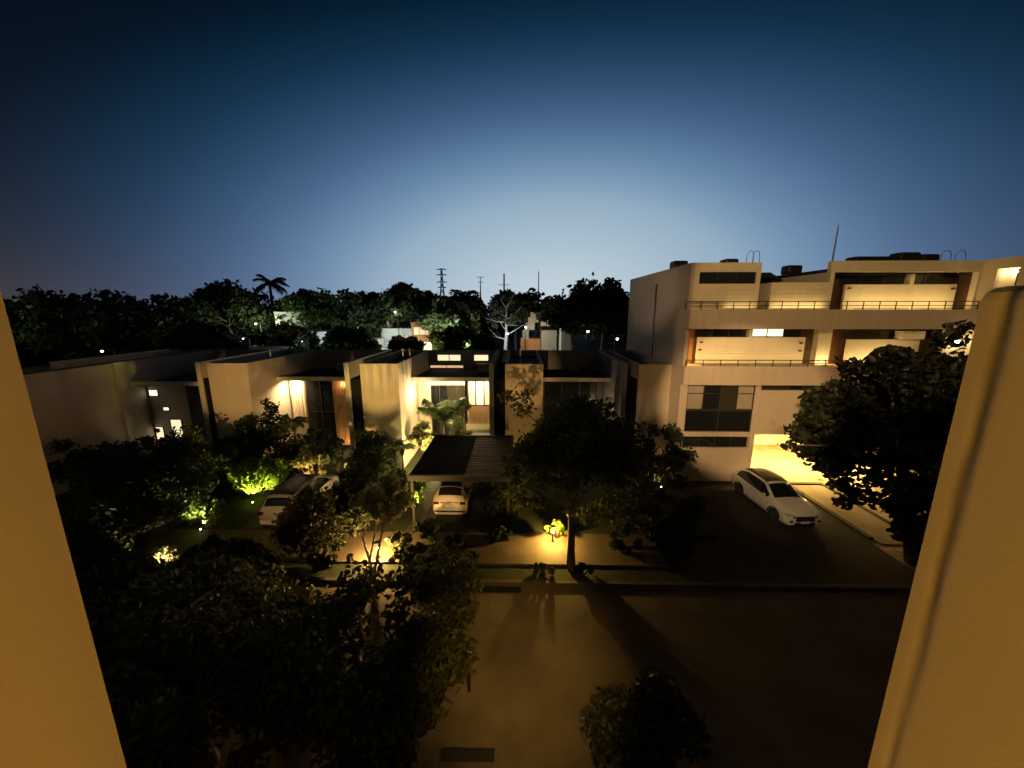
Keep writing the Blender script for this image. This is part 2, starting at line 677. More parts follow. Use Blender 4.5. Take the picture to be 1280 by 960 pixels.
# ------------------------------------------------------------------ the ground
g = MB()
g.quad((-600, -300, 0), (600, -300, 0), (600, 900, 0), (-600, 900, 0))
struct('ground', g, M['ground'])
g = MB()
g.quad((-60, 1.0, .004), (60, 1.0, .004), (60, 12.4, .004), (-60, 12.4, .004))
struct('road', g, M['roadp'])
g = MB()
g.box(-60, 60, 12.4, 12.56, -.05, .12)
struct('kerb', g, M['kerb'])
g = MB()
g.box(-27, 6.2, 13.45, 15.6, -.05, .14)
struct('sidewalk', g, M['slabs'])
g = MB()
g.quad((-60, 12.57, .06), (11.0, 12.57, .06), (11.0, 13.44, .06), (-60, 13.44, .06))
struct('verge', g, M['lawn'])
g = MB()
g.box(-27, 9.3, 15.62, 22.85, -.05, .10)
struct('front_garden', g, M['lawn'])
g = MB()
g.quad((16.1, 12.6, .008), (34, 12.6, .008), (34, 21.2, .008), (16.1, 21.2, .008)).quad((14.2, 21.2, .008), (34, 21.2, .008), (34, 28, .008), (14.2, 28, .008))
struct('forecourt', g, M['pavers'])
g = MB()
g.quad((9.6, 12.6, .006), (16.1, 12.6, .006), (16.1, 21.2, .006), (9.6, 21.2, .006))
struct('parking_tarmac', g, M['tarmac'])
# kerbed strips beside the parking bays
g = MB()
g.box(16.15, 16.4, 15.6, 21.2, -.05, .12).box(18.3, 18.5, 14.8, 21.2, -.05, .12).box(16.4, 18.3, 21.0, 21.2, -.05, .12)
struct('parking_kerb', g, M['kerb'])
g = MB()
g.quad((16.4, 15.2, .05), (18.3, 15.2, .05), (18.3, 21.0, .05), (16.4, 21.0, .05))
struct('parking_strip', g, M['pave'])
g = MB()
for px in (-13.0, -10.1, -5.0, -2.2):
    g.box(px - .35, px + .35, 15.61, 22.8, .09, .125)
struct('driveway_track', g, M['track'])

for lb, x0_, x1_, y0_, y1_ in (('long dark drain grate along the kerb at the top of the lit road patch', -1.5, .1, 12.02, 12.32), ('dark drain grate at the bottom edge of the lit road patch', -1.85, -.55, 6.72, 7.0)):
    T = Thing('drain_grate', lb, 'drain', ((x0_ + x1_) / 2, (y0_ + y1_) / 2, 0))
    T.part('grate_frame', MB().box(x0_, x1_, y0_, y0_ + .04, 0, .02).box(x0_, x1_, y1_ - .04, y1_, 0, .02), M['black'])
    bars = MB()
    xx = x0_
    while xx < x1_:
        bars.box(xx, xx + .03, y0_ + .04, y1_ - .04, .006, .018)
        xx += .07
    T.part('bars', bars, M['black'])
    T.part('gutter', MB().quad((x0_, y0_ + .04, .005), (x1_, y0_ + .04, .005), (x1_, y1_ - .04, .005), (x0_, y1_ - .04, .005)), M['dark'])

# ------------------------------------------------------------------ our own building: two piers frame the view
T = Thing('stucco_building', 'near stucco building whose amber lit wall piers frame both sides of the view', 'building', (0, .3, 0))


def pier(x_in, x_out, top, sgn, groove):
    # the inner face towards the window; sgn = +1 when the opening lies at greater x
    ys = np.linspace(.12, .6, 145)
    rnd = .02
    zs = [0, 8.8, 9.2, 9.4, 9.6, 9.8, 9.95, 10.1, 10.25, 10.34, top - rnd, top - rnd * .45, top - rnd * .1, top]
    off = [0] * (len(zs) - 3) + [rnd * .12, rnd * .45, rnd]
    m = MB()
    n = len(ys)
    for zi, z in enumerate(zs):
        for y in ys:
            dx = 0
            for (c_, w_, dpt, fade, drift) in groove:
                k = 1 if z > 9.9 else fade + (1 - fade) * max(0, (z - 9.2) / .7)
                cc = c_ + drift * (10.4 - z) + .003 * math.sin(z * 23)
                dx += dpt * k * math.exp(-((y - cc) / w_) ** 2)
            x = x_in - sgn * dx
            yy = y - (off[zi] if y > .59 else 0)
            m.v.append((x - sgn * off[zi], yy, z))
    for zi in range(len(zs) - 1):
        for j in range(n - 1):
            a = zi * n + j
            m.f.append((a, a + n, a + n + 1, a + 1) if sgn < 0 else (a, a + 1, a + n + 1, a + n))
    m.box(x_out, x_in - sgn * .06, .13, .598, 0, top - .003)
    m.box(x_in - sgn * .06, x_in - sgn * .0205, .59, .5985, 0, top - .021)
    return m


T.part('wall_pier', pier(-.842, -1.7, 11.6, 1, [(.45, .08, .006, 1, 0)]), M['pier'], label='left wall pier, orange lit plain stucco face', smooth=False)
T.part('wall_pier', pier(.718, 1.7, 10.436, -1, [(.568, .009, .004, .25, 0)]), M['pier_shaded'], label='right wall pier, ends at eye height, with a soft shadow stripe painted along a shallow groove', smooth=False)  # groove and painted dark stripe stand in for a soft shadow
m = MB()
m.box(-30, -1.7, .3, .6, 0, 18).box(1.7, 30, .3, .6, 0, 9.2).box(2.2, 30, .3, .6, 11.6, 18).box(-1.7, 2.2, .3, .6, 11.8, 18).box(-1.7, 1.7, .3, .6, 0, 9.2)
T.part('wall', m, M['stucco'])
T.part('sill', MB().box(-.8, .75, .28, .64, 9.2, 9.25), M['kerb'])
T.light('POINT', (0.0, -1.0, 9.55), 72, (1, .47, .04), .16)  # added unseen lamp behind the camera, lighting both piers
T.part('added_lamp', MB().tube([(0, -1.25, 9.2), (0, -1.25, 9.9)], [.12, .04], 12), M['black'])
T.part('lamp_shade', MB().tube([(0, -1.25, 9.9), (0, -1.25, 10.15)], [.16, .11], 16), M['lit_bulb'])  # glowing shade of the added lamp


def flood(label, loc, aim, power, col, cone, blend=.35, size=.12):
    T = Thing('unseen_floodlight', label, 'floodlight', loc)
    x, y, z = loc
    T.part('bracket', MB().box(x - .03, x + .03, y - .28, y - .1, z - .03, z + .03).box(x - .1, x + .1, y - .3, y - .27, z - .1, z + .1), M['black'])
    T.part('housing', MB().box(x - .14, x + .14, y - .1, y - .02, z - .1, z + .1), M['black'], bevel=.01)
    T.part('lens', MB().box(x - .12, x + .12, y - .02, y - .01, z - .08, z + .08), M['lit_bulb'])
    T.light('SPOT', (x, y + .04, z), power, col, size, aim, cone, blend)


flood('unseen flood lamp high on the wall aimed at the left bay of the three storey block', (.8, .9, 11.6), (13.1, 21.5, 5.0), 18500, (1, .61, .26), 22.5, .45)
flood('unseen flood lamp near the roof edge aimed at the upper storeys of the block', (6.6, .9, 17.6), (17.4, 21.5, 10.0), 8600, (1, .60, .24), 42, .35)
flood('unseen flood lamp on the wall aimed at the stained wall of the bright house', (-3.0, .9, 7.2), (-8.9, 22.9, 6.0), 21000, (1, .62, .20), 12.5, .7)
flood('unseen flood lamp on the wall aimed at the wall left of the central tree', (-1.0, .9, 7.0), (.5, 22.9, 5.9), 7500, (1, .57, .20), 10.5, .7)
flood('unseen flood lamp on the wall aimed at the left townhouses', (-8.5, .9, 7.0), (-18.3, 22.9, 5.5), 13500, (1, .57, .18), 14, .8)
flood('unseen flood lamp added to light the wall beside the block', (-2.4, .9, 12.4), (9.0, 22.9, 6.0), 2300, (1, .56, .22), 12, .6)
flood('unseen flood lamp high on the wall aimed at the long side wall', (-8.3, .9, 11.6), (-26.2, 18.8, 7.0), 1700, (1, .54, .22), 20, .7)
flood('unseen sodium flood lamp low on the wall aimed at the road', (.5, .9, 8.9), (.05, 9.2, 0), 5000, (1, .53, .10), 33, 1, .2)
flood('unseen flood lamp added to light the side wall of the block', (-6.5, .9, 12.8), (9.7, 27.5, 11.6), 10500, (1, .66, .42), 12.5, .9)
flood('narrow unseen flood lamp added to light the hatchback under the carport', (-.6, .9, 11.7), (-3.5, 16.7, .7), 9500, (1, .62, .24), 5.2, .9)
flood('narrow unseen flood lamp added to light the pale car on the left', (-2.4, .9, 11.8), (-11.5, 15.6, 1.0), 4800, (1, .60, .22), 8.5, 1)
flood('narrow unseen flood lamp added to light the white crossover', (2.0, .9, 11.8), (13.0, 17.5, 1.2), 6500, (1, .68, .34), 14, 1)

# ------------------------------------------------------------------ windows
def window(T, x0, x1, z0, z1, y, panes, parent=None, label=None, kinds=None, fw=.05, dpt=.06, name='window', transom=None):
    """frame with mullions facing -Y, glass behind it; kinds: one material per pane"""
    fr = MB()
    fr.box(x0, x1, y, y + dpt, z1 - fw, z1).box(x0, x1, y, y + dpt, z0, z0 + fw)
    fr.box(x0, x0 + fw, y, y + dpt, z0 + fw, z1 - fw).box(x1 - fw, x1, y, y + dpt, z0 + fw, z1 - fw)
    w = (x1 - x0) / panes
    for i in range(1, panes):
        fr.box(x0 + w * i - fw * .5, x0 + w * i + fw * .5, y, y + dpt, z0 + fw, z1 - fw)
    if transom:
        for tz in transom:
            fr.box(x0 + fw, x1 - fw, y + .004, y + dpt - .004, tz - fw * .4, tz + fw * .4)
    o = T.part(name, fr, M['frame'], parent, label)
    kinds = kinds or ['glass'] * panes
    for i, k_ in enumerate(kinds):
        T.part('pane', MB().box(x0 + w * i + fw * .5, x0 + w * (i + 1) - fw * .5, y + dpt * .5, y + dpt * .5 + .01, z0 + fw, z1 - fw), M[k_], o)
    return o


def curtain(x0, x1, z0, z1, y, folds):
    m = MB()
    n = folds * 6
    for i in range(n + 1):
        x = x0 + (x1 - x0) * i / n
        dy = .05 * math.sin(i / 6 * 2 * math.pi) + .02 * math.sin(i * 1.7)
        m.v += [(x, y + dy, z0), (x, y + dy * .8, z1)]
    for i in range(n):
        a = 2 * i
        m.f.append((a, a + 2, a + 3, a + 1))
    return m


def slats(x0, x1, z0, z1, y, pitch=.1, w=.055, d=.05):
    m = MB()
    x = x0
    while x < x1 - w:
        m.box(x, x + w, y, y + d, z0, z1)
        x += pitch
    return m


# ------------------------------------------------------------------ the row of townhouses
def townhouse(x0, label, wl, front='stucco', right_x=None, ybeam=25.6, first=False, wt=7.1, fin_mat='white'):
    T = Thing('townhouse', label, 'house', (x0, 22.9, 0), 'modern townhouses in one row')
    xw0, xw1 = x0 + wl[0], x0 + wl[1]
    xe = right_x
    # fin
    T.part('fin_wall', MB().box(x0, x0 + .30, 22.9, 31, 0, 7.16), M[fin_mat])
    T.part('gate', MB().box(x0 + .302, xw0 - .002, 23.0, 23.06, 0, 6.1).box(x0 + .302, xw0 - .002, 23.06, 31, 6.0, 6.1), M['matte'])
    # block: parapet box with sunken roof
    b = MB()
    b.box(xw0, xw1, 22.9, 23.05, 0, wt)
    b.box(xw0, xw0 + .15, 23.05, 31, 0, wt)
    b.box(xw1 - .15, xw1, 23.05, 31, 0, wt)
    T.part('wall', b, M[front])
    T.part('roof', MB().box(xw0 + .15, xw1 - .15, 23.05, 31, 6.5, 6.6), M['roof'])
    # beam and roof over the courtyard
    T.part('beam', MB().box(xw1 + .003, xe - .003, ybeam, ybeam + .2, 5.47, 5.74), M['white'])
    T.part('courtyard_roof', MB().box(xw1 + .003, xe - .003, ybeam + .2, 31, 5.42, 5.5), M['roof'])
    T.part('rear_wall', MB().box(x0 + .3, xe, 31, 31.2, 0, 7.1), M['greyw'])
    # ground storey wall behind the beam
    return T, xw1, xe


# leftmost, mostly behind the trees
T0, a0, e0 = townhouse(-30.2, 'leftmost townhouse, mostly dark, with small lit windows beside its long side wall', (1.0, 4.2), 'stucco', right_x=-20.9, ybeam=23.6, wt=7.1)
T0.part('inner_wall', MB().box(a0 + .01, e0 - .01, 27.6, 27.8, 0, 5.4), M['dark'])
window(T0, -24.75, -23.9, 1.2, 2.85, 24.6, 1, kinds=['lit_cream'], label='lit narrow window split in the middle', transom=[2.05])
window(T0, -25.95, -25.3, 1.3, 2.3, 24.6, 1, kinds=['lit_cream'], label='lit small window behind leaves')
window(T0, -25.9, -25.2, 4.5, 5.0, 24.6, 1, kinds=['lit_white'], label='small lit round topped window')
window(T0, -25.1, -24.6, 3.45, 3.75, 24.6, 1, kinds=['lit_white'], label='tiny lit window')

# house with tall curtain, left of centre
T1, a1, e1 = townhouse(-20.7, 'townhouse with a tall glowing curtain and a dark glass front, second from left', (.75, 3.35), 'stucco', right_x=-11.2)
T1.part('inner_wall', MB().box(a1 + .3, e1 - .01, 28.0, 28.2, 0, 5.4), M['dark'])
T1.part('curtain', curtain(a1 + .25, a1 + 1.42, .1, 5.35, 26.6, 7), M['curtain'])
T1.part('curtain_rail', MB().box(a1 + .02, e1 - .02, 26.4, 26.5, 5.3, 5.4), M['frame'])
window(T1, a1 + 1.5, e1 - 2.55, .1, 5.3, 26.5, 2, label='tall dark glass doors', transom=[2.9])
T1.part('slatted_screen', slats(e1 - 2.5, e1 - 1.3, .4, 5.35, 26.2, .11, .06), M['wood'])
T1.light('AREA', (a1 + .85, 26.1, 5.3), 220, WARM, .3, aim=(a1 + .8, 26.6, 2))
T1.light('POINT', (e1 - 1.7, 26.0, 5.1), 34, (1, .55, .25), .1)
T1.light('POINT', (e1 - 1.6, 25.6, .8), 40, (1, .60, .2), .1)

# the brightly lit one
T2, a2, e2 = townhouse(-11.12, 'brightly lit townhouse with stained wall, palm court and slatted shutters', (1.02, 3.45), 'stained', right_x=-1.93)
T2.part('inner_wall', MB().box(a2 + .01, -6.9, 28.0, 28.2, 0, 5.4), M['white'])
T2.part('inner_wall', MB().box(-4.2, e2 - .01, 28.0, 28.2, 0, 1.5), M['white'])
T2.part('lintel', MB().box(-6.9, -4.2, 28.0, 28.2, 4.7, 5.4), M['white'])
T2.part('curtain', curtain(a2 + .1, a2 + 1.0, .3, 5.3, 26.8, 6), M['curtain'])
window(T2, -6.9, -5.55, .1, 4.7, 28.05, 2, label='dark glass door behind the palm')
window(T2, -5.5, -4.25, .1, 4.7, 28.05, 2, kinds=['glassb', 'glassb'], label='dim amber glass door')
window(T2, -3.95, -2.05, 3.15, 5.2, 27.5, 3, kinds=['lit_amber', 'lit_cream', 'lit_amber'], label='shutter window with glowing panes', fw=.09)
T2.part('shutter', slats(-3.95, -2.05, 1.7, 3.1, 27.45, .095, .05), M['wood'], label='row of upright pale wooden slats')
T2.part('shutter_back', MB().box(-3.98, -2.02, 27.56, 27.6, 1.6, 3.12), M['curtain'])
T2.part('planter_wall', MB().box(-4.6, -2.0, 26.3, 26.9, 0, .95).box(-4.6, -2.0, 26.91, 27.5, .95, 1.0), M['greyw'])
for x in (-6.6, -4.6, -3.0):
    T2.light('POINT', (x, 26.8, 4.9), 210, WARM, .12)
T2.light('POINT', (a2 + .9, 25.3, 4.6), 260, (1, .76, .42), .15)
T2.light('POINT', (-5.9, 22.75, 1.3), 750, YELLOW, .1)
T2.light('POINT', (-6.0, 25.6, .9), 220, YELLOW, .1)
window(T2, -6.95, -4.9, 6.17, 6.77, 30.9, 2, kinds=['lit_cream', 'lit_cream'], label='lit clerestory pair above the roof', fw=.06)
window(T2, -7.6, -4.7, 5.56, 5.86, 30.9, 2, kinds=['lit_amber', 'lit_amber'], label='glowing strip put in for the reflection below the clerestory pair')  # reflection under the clerestory pair put in as glowing amber panes
window(T2, -3.85, -2.55, 6.17, 6.77, 30.9, 1, kinds=['lit_cream'], label='lit single clerestory window', fw=.06)
window(T2, -3.9, -2.6, 5.56, 5.76, 30.9, 1, kinds=['glassb'], label='dim strip put in for the reflection below the single clerestory window', fw=.04)  # dimmer reflection put in as a tinted pane

T3, a3, e3 = townhouse(-1.9, 'unlit townhouse behind the central tree, its opening almost black', (1.02, 3.43), 'stucco', right_x=6.5, fin_mat='greyw')
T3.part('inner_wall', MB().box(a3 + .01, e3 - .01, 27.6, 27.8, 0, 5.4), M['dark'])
T3.part('slatted_screen', slats(6.0, 6.45, 1.2, 4.6, 24.6, .09, .06), M['curtain'])
window(T3, 1.9, 6.0, .2, 5.2, 27.5, 3, label='black glass doors')
T3.light('POINT', (5.9, 25.0, 2.6), 160, WARM, .1)

T4, a4, e4 = townhouse(6.5, 'rightmost townhouse front, a plain wall beside the three storey block', (1.0, 3.04), 'stucco', right_x=9.56, fin_mat='greyw')

T = Thing('side_wall', 'long faintly lit boundary wall running towards the leftmost houses', 'wall', (-26.2, 18, 0))
T.part('wall_panel', MB().box(-26.5, -26.2, 16.5, 31, 0, 7.05), M['stucco'])
T.part('coping', MB().box(-26.54, -26.16, 16.46, 31.04, 7.05, 7.12), M['kerb'])

for T_, x, y, zb in ((T2, -8.6, 27.0, 6.6), (T2, -8.2, 27.4, 6.6), (T3, .1, 27.0, 6.6), (T1, -18.2, 26.5, 6.6)):
    T_.part('roof_vent', MB().tube([(x, y, zb), (x, y, 7.55)], .05, 8).tube([(x, y, 7.55), (x, y, 7.62)], .09, 8), M['farwall'])
for T_, x, y in ((T1, -14.6, 29.6), (T3, 4.4, 29.5), (T2, -2.9, 29.3)):
    T_.part('condenser_unit', MB().box(x - .45, x + .45, y - .18, y + .18, 5.58, 6.2).box(x - .4, x - .3, y - .15, y + .15, 5.5, 5.58).box(x + .3, x + .4, y - .15, y + .15, 5.5, 5.58), M['steel'])

# ------------------------------------------------------------------ three storey block on the right
A = Thing('apartment_block', 'three storey cream block on the right with lit balconies and roof tanks', 'building', (9.6, 21.5, 0))
YF, YW, YB = 21.2, 21.5, 22.7
w_ = MB()
w_.box(9.56, 9.76, YW, 33, 0, 13.0)                          # left side wall
A.part('side_wall', w_, M['aptwall'])
A.part('service_slot', MB().box(9.52, 9.56, 26.5, 26.75, 6.3, 12.2), M['dark'])
A.part('rear_wall', MB().box(9.76, 25.4, 32.8, 33, 0, 12.9), M['aptwall'])
A.part('roof', MB().box(9.76, 13.2, 21.7, 32.8, 12.55, 12.7).box(13.2, 25.4, 26.7, 32.8, 12.55, 12.7).box(17.42, 25.4, 21.8, 26.7, 12.6, 12.7), M['roof'])
# front wall of the storeys
w = MB()
# level 3 left block with long window opening
w.box(9.76, 13.42, YW, YW + .2, 12.5, 13.0).box(9.76, 13.42, YW, YW + .2, 10.45, 11.86)
w.box(9.76, 10.05, YW, YW + .2, 11.86, 12.5).box(13.17, 13.42, YW, YW + .2, 11.86, 12.5)
w.box(13.22, 13.42, YW + .2, 26.5, 10.45, 12.98)
A.part('upper_wall', w, M['white'])
window(A, 10.05, 13.17, 11.86, 12.5, YW + .08, 3, label='long dark window of the top left room', fw=.04)
# siding grooves under that window are real laths
A.part('siding', MB().box(9.9, 13.3, YW - .02, YW, 11.30, 11.5).box(9.9, 13.3, YW - .02, YW, 11.06, 11.26).box(9.9, 13.3, YW - .02, YW, 10.47, 11.02), M['white'])
# low terrace wall, dark patio behind
A.part('terrace_wall', MB().box(14.08, 17.24, YW, YW + .15, 10.45, 11.30).box(14.08, 17.24, YW, YW + .15, 11.33, 11.52)
       .box(14.08, 17.24, YW, YW + .15, 11.55, 11.93).box(14.1, 17.22, YW + .02, YW + .14, 11.30, 11.55).box(14.08, 14.23, YW + .15, 24, 10.45, 11.93), M['white'])
A.part('patio_wall', MB().box(13.42, 17.24, 26.5, 26.7, 10.3, 12.95), M['dark'])
A.part('patio_roof', MB().quad((13.42, 23.4, 12.55), (17.24, 25.2, 12.35), (17.24, 26.5, 12.9), (13.42, 26.5, 12.9)), M['roof'])
# level 3 right block
w = MB()
w.box(17.24, 25.4, YW, YW + .3, 12.49, 13.08).box(25.25, 25.397, YW, YW + .3, 10.45, 12.489).box(17.24, 17.46, YW, 26.6, 10.45, 12.487)
A.part('upper_wall', w, M['white'], label='top right wall band above the balcony')
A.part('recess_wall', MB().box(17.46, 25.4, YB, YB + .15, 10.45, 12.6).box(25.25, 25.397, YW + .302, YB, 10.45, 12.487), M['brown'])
A.part('balcony_panel', MB().box(18.75, 25.0, 22.2, 22.35, 10.45, 11.86), M['white'], label='broad cream wall panel on the top balcony')
window(A, 18.7, 22.3, 11.86, 12.47, 22.52, 3, kinds=['glass', 'glass', 'glassb'], label='top strip window left of the pier')
A.part('pier', MB().box(22.32, 22.55, 22.2, 22.6, 11.86, 12.45), M['white'])
window(A, 22.57, 25.2, 11.86, 12.47, 22.52, 3, kinds=['glassb', 'glass', 'glassb'], label='top strip window right of the pier')
# slabs and parapet bands
A.part('balcony_band', MB().box(9.56, 25.4, YF, YW - .003, 9.37, 10.45).box(9.76, 25.4, YW, 26.6, 10.25, 10.44), M['aptwall'], label='upper balcony parapet band')
A.part('balcony_band', MB().box(9.56, 25.4, YF, YW - .003, 6.14, 7.24).box(9.76, 25.4, YW, YB + .1, 7.04, 7.23), M['aptwall'], label='lower balcony parapet band')
# level 2
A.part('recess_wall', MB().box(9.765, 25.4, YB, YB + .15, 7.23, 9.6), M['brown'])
A.part('timber_cheek', MB().box(9.77, 9.83, YW, YB, 7.24, 9.6).box(9.83, 10.6, YB - .03, YB - .003, 7.24, 9.6), M['orangew'])
A.part('soffit', MB().box(9.76, 25.4, YW, YB, 9.55, 9.62), M['white'])


def panel_lath(x0, x1, y, z0, z1, cuts):
    m = MB()
    zz = [z0] + cuts + [z1]
    for i in range(len(zz) - 1):
        m.box(x0, x1, y, y + .1, zz[i] + (.02 if i else 0), zz[i + 1])
    m.box(x0 + .01, x1 - .01, y + .03, y + .12, z0, z1 - .01)
    return m


A.part('balcony_panel', panel_lath(10.62, 16.95, 22.2, 7.24, 8.84, [7.62, 7.86, 8.02, 8.2]), M['white'], label='long cream wall panel with three grooves on the middle balcony')
window(A, 10.6, 13.62, 8.84, 9.42, 22.52, 3, label='middle storey strip window, dark', kinds=['glassb', 'glass', 'glass'])
A.part('pier', MB().box(13.64, 13.84, 22.25, 22.6, 8.84, 9.45), M['white'])
window(A, 13.86, 15.85, 8.84, 9.46, 22.5, 2, kinds=['lit_white', 'lit_white'], label='brightly lit pair of panes on the middle storey', fw=.045)
window(A, 15.87, 16.9, 8.84, 9.42, 22.52, 1, kinds=['glassb'], label='dim pane right of the lit pair')
A.part('pier', MB().box(17.45, 18.2, 21.9, 22.3, 7.24, 9.5), M['white'], label='tall pale pier dividing the middle balconies')
A.part('timber_cheek', MB().box(18.2, 18.85, YB - .06, YB - .003, 7.24, 9.55), M['orangew'])
A.part('balcony_panel', panel_lath(19.4, 23.6, 22.2, 7.24, 8.72, []), M['white'], label='cream wall panel behind the tree')
window(A, 19.4, 22.2, 8.74, 9.42, 22.52, 2, kinds=['glassb', 'glassb'], label='dark olive strip window above the tree')
A.part('duct_box', MB().box(22.25, 23.5, 21.9, 22.4, 8.76, 9.22), M['white'])
A.part('end_wall', MB().box(24.2, 25.4, YW, YW + .2, 7.24, 9.6), M['white'])
# level 1, left bay
w = MB()
w.box(9.76, 10.0, YW, YW + .2, 0, 6.14).box(13.97, 14.28, YW, YW + .2, 0, 6.14)
w.box(10.0, 13.97, YW, YW + .2, 2.9, 3.2).box(10.0, 13.97, YW, YW + .2, 0, 2.2).box(10.0, 13.97, YW, YW + .2, 6.08, 6.14)
w.box(14.1, 14.28, YW + .2, 28, 0, 3.1)
A.part('lower_wall', w, M['aptwall'])
window(A, 10.0, 13.97, 4.55, 6.08, YW + .06, 4, kinds=['blind', 'glass', 'glassb', 'blind'], label='big window with drawn blinds at both ends', fw=.06, transom=[5.55])
window(A, 10.0, 13.97, 3.2, 4.53, YW + .06, 2, kinds=['glass', 'glass'], label='dark lower glazing', fw=.06)
window(A, 10.0, 13.9, 2.2, 2.9, YW + .08, 4, label='dark strip window', fw=.04)
A.part('wall_tap', MB().box(10.9, 11.1, YW - .06, YW, .72, .8).tube([(10.95, YW - .06, .76), (10.95, YW - .12, .74), (10.95, YW - .13, .66)], .02, 6), M['frame'])
# level 1, right bays above the carport
A.part('bay_panel', MB().box(14.28, 16.75, YW - .02, YW + .12, 3.16, 5.78), M['aptwall'])
window(A, 14.3, 16.8, 5.8, 6.12, YW + .1, 3, kinds=['glassb', 'glassb', 'glass'], label='shallow window above the panel', fw=.035)
window(A, 16.8, 19.8, 3.2, 6.1, YW + .1, 3, kinds=['glassb', 'glass', 'glass'], label='tall dark window half behind the tree', transom=[5.7])
A.part('bay_panel', MB().box(19.85, 25.4, YW, YW + .15, 3.16, 6.12), M['aptwall'])
A.part('carport_soffit', MB().box(14.28, 25.4, YW, 28, 3.04, 3.155), M['white'])
A.part('carport_wall', MB().box(14.28, 25.4, 28, 28.15, 0, 3.04), M['white'])
A.part('service_panel', MB().box(14.7, 15.5, 27.93, 28, 1.2, 2.9), M['farwall'])
A.part('meter_box', MB().box(14.3, 14.42, 21.9, 22.4, 2.1, 2.4).box(14.3, 14.42, 21.9, 22.4, 2.45, 2.65).box(14.3, 14.4, 22.5, 22.9, 2.0, 2.6), M['orangew'])
for x in (20.2, 25.0):
    A.part('carport_column', MB().box(x - .15, x + .15, YW + .2, YW + .5, 0, 3.04), M['white'])
# carport lamps (real fittings on the ceiling)
for x, y in ((15.8, 24.4), (18.6, 23.6), (21.6, 23.4)):
    A.part('ceiling_lamp', MB().tube([(x, y, 3.04), (x, y, 2.98)], .14, 12), M['lit_bulb'])
    A.light('AREA', (x, y, 2.9), 900, (1, .62, .16), .5, aim=(x, y + .6, 0))
# balcony floor light strips washing the panels
def wash(x0, x1, y, z, p, tgt):
    A.part('light_strip', MB().box(x0, x1, y - .03, y + .03, z - .04, z - .01), M['frame'])
    A.light('AREA', ((x0 + x1) / 2, y, z), p, (1, .66, .24), (x1 - x0, .05), aim=((x0 + x1) / 2, tgt, z + .75))


wash(10.7, 13.4, 21.55, 7.32, 16, 22.2)
wash(13.8, 16.8, 21.55, 7.32, 10, 22.2)
wash(17.45, 18.2, 21.4, 7.32, 22, 21.9)
wash(19.4, 22.5, 21.55, 7.32, 46, 22.2)
wash(18.8, 21.8, 21.5, 10.53, 38, 22.2)
wash(22.0, 24.9, 21.5, 10.53, 36, 22.2)
wash(14.2, 17.1, 21.3, 10.52, 16, 21.5)
wash(11.6, 13.3, 21.3, 10.52, 5, 21.5)
A.light('POINT', (10.15, 21.9, 7.7), 34, (1, .52, .12), .06)
A.light('POINT', (18.5, 22.35, 7.6), 26, (1, .52, .12), .06)
fx = MB()
for x, z in ((18.95, 11.65), (24.8, 11.62)):
    fx.box(x - .1, x + .1, 22.14, 22.2, z - .04, z + .04)
for x, z in ((10.85, 8.55), (10.8, 8.1), (16.7, 8.5), (16.7, 8.05)):
    fx.box(x - .08, x + .08, 22.13, 22.2, z - .045, z + .045)
A.part('wall_fitting', fx, M['frame'])


# railings
def railing(x0, x1, y, z0, h, label, n):
    m = MB()
    for k in range(n + 1):
        x = x0 + (x1 - x0) * k / n
        m.box(x - .018, x + .018, y, y + .036, z0, z0 + h)
    m.box(x0, x1, y - .006, y + .042, z0 + h, z0 + h + .045)
    m.box(x0, x1, y + .004, y + .032, z0 + h * .48, z0 + h * .48 + .035)
    A.part('railing', m, M['frame'], label=label)


railing(9.3, 25.3, 21.22, 10.45, .42, 'upper balcony railing', 18)
railing(9.62, 23.5, 21.22, 7.24, .34, 'middle balcony railing', 14)
# end wing coming towards us
w = MB()
w.box(25.4, 25.6, 12.5, 19.95, 0, 13.1).box(25.4, 25.6, 20.85, 21.5, 0, 13.1).box(25.4, 25.6, 19.95, 20.85, 0, 11.6).box(25.4, 25.6, 19.95, 20.85, 12.57, 13.1)
w.box(25.6, 31, 12.5, 12.7, 0, 13.1).box(25.6, 31, 12.7, 33, 12.8, 12.9)
A.part('wing_wall', w, M['stucco'])
A.part('lit_niche', MB().box(26.0, 26.05, 19.9, 20.9, 11.5, 12.7).box(25.6, 26.0, 20.85, 20.9, 11.5, 12.7).box(25.6, 26.0, 19.9, 19.95, 11.5, 12.7).box(25.6, 26, 19.95, 20.85, 11.5, 11.58), M['white'])
A.part('slit_window', MB().box(25.96, 25.995, 20.28, 20.46, 11.68, 12.5), M['glass'])
A.light('POINT', (25.8, 20.6, 12.4), 17, (1, .74, .34), .05)
A.light('POINT', (24.75, 21.1, 8.6), 30, (1, .72, .36), .08)
A.part('wall_lamp', MB().box(24.68, 24.82, 21.3, 21.4, 8.5, 8.75), M['lit_bulb'])

# roof clutter
def rooftank(x, y, w, h, label):
    T = Thing('roof_tank', label, 'water tank', (x, y, 12.7), 'dark tanks on the block roof')
    T.part('tank_body', MB().box(x - w / 2, x + w / 2, y - .4, y + .4, 12.85, 12.85 + h), M['black'], bevel=.12)
    T.part('stand', MB().box(x - w * .42, x - w * .36, y - .35, y + .35, 12.7, 12.86).box(x + w * .36, x + w * .42, y - .35, y + .35, 12.7, 12.86), M['steel'])


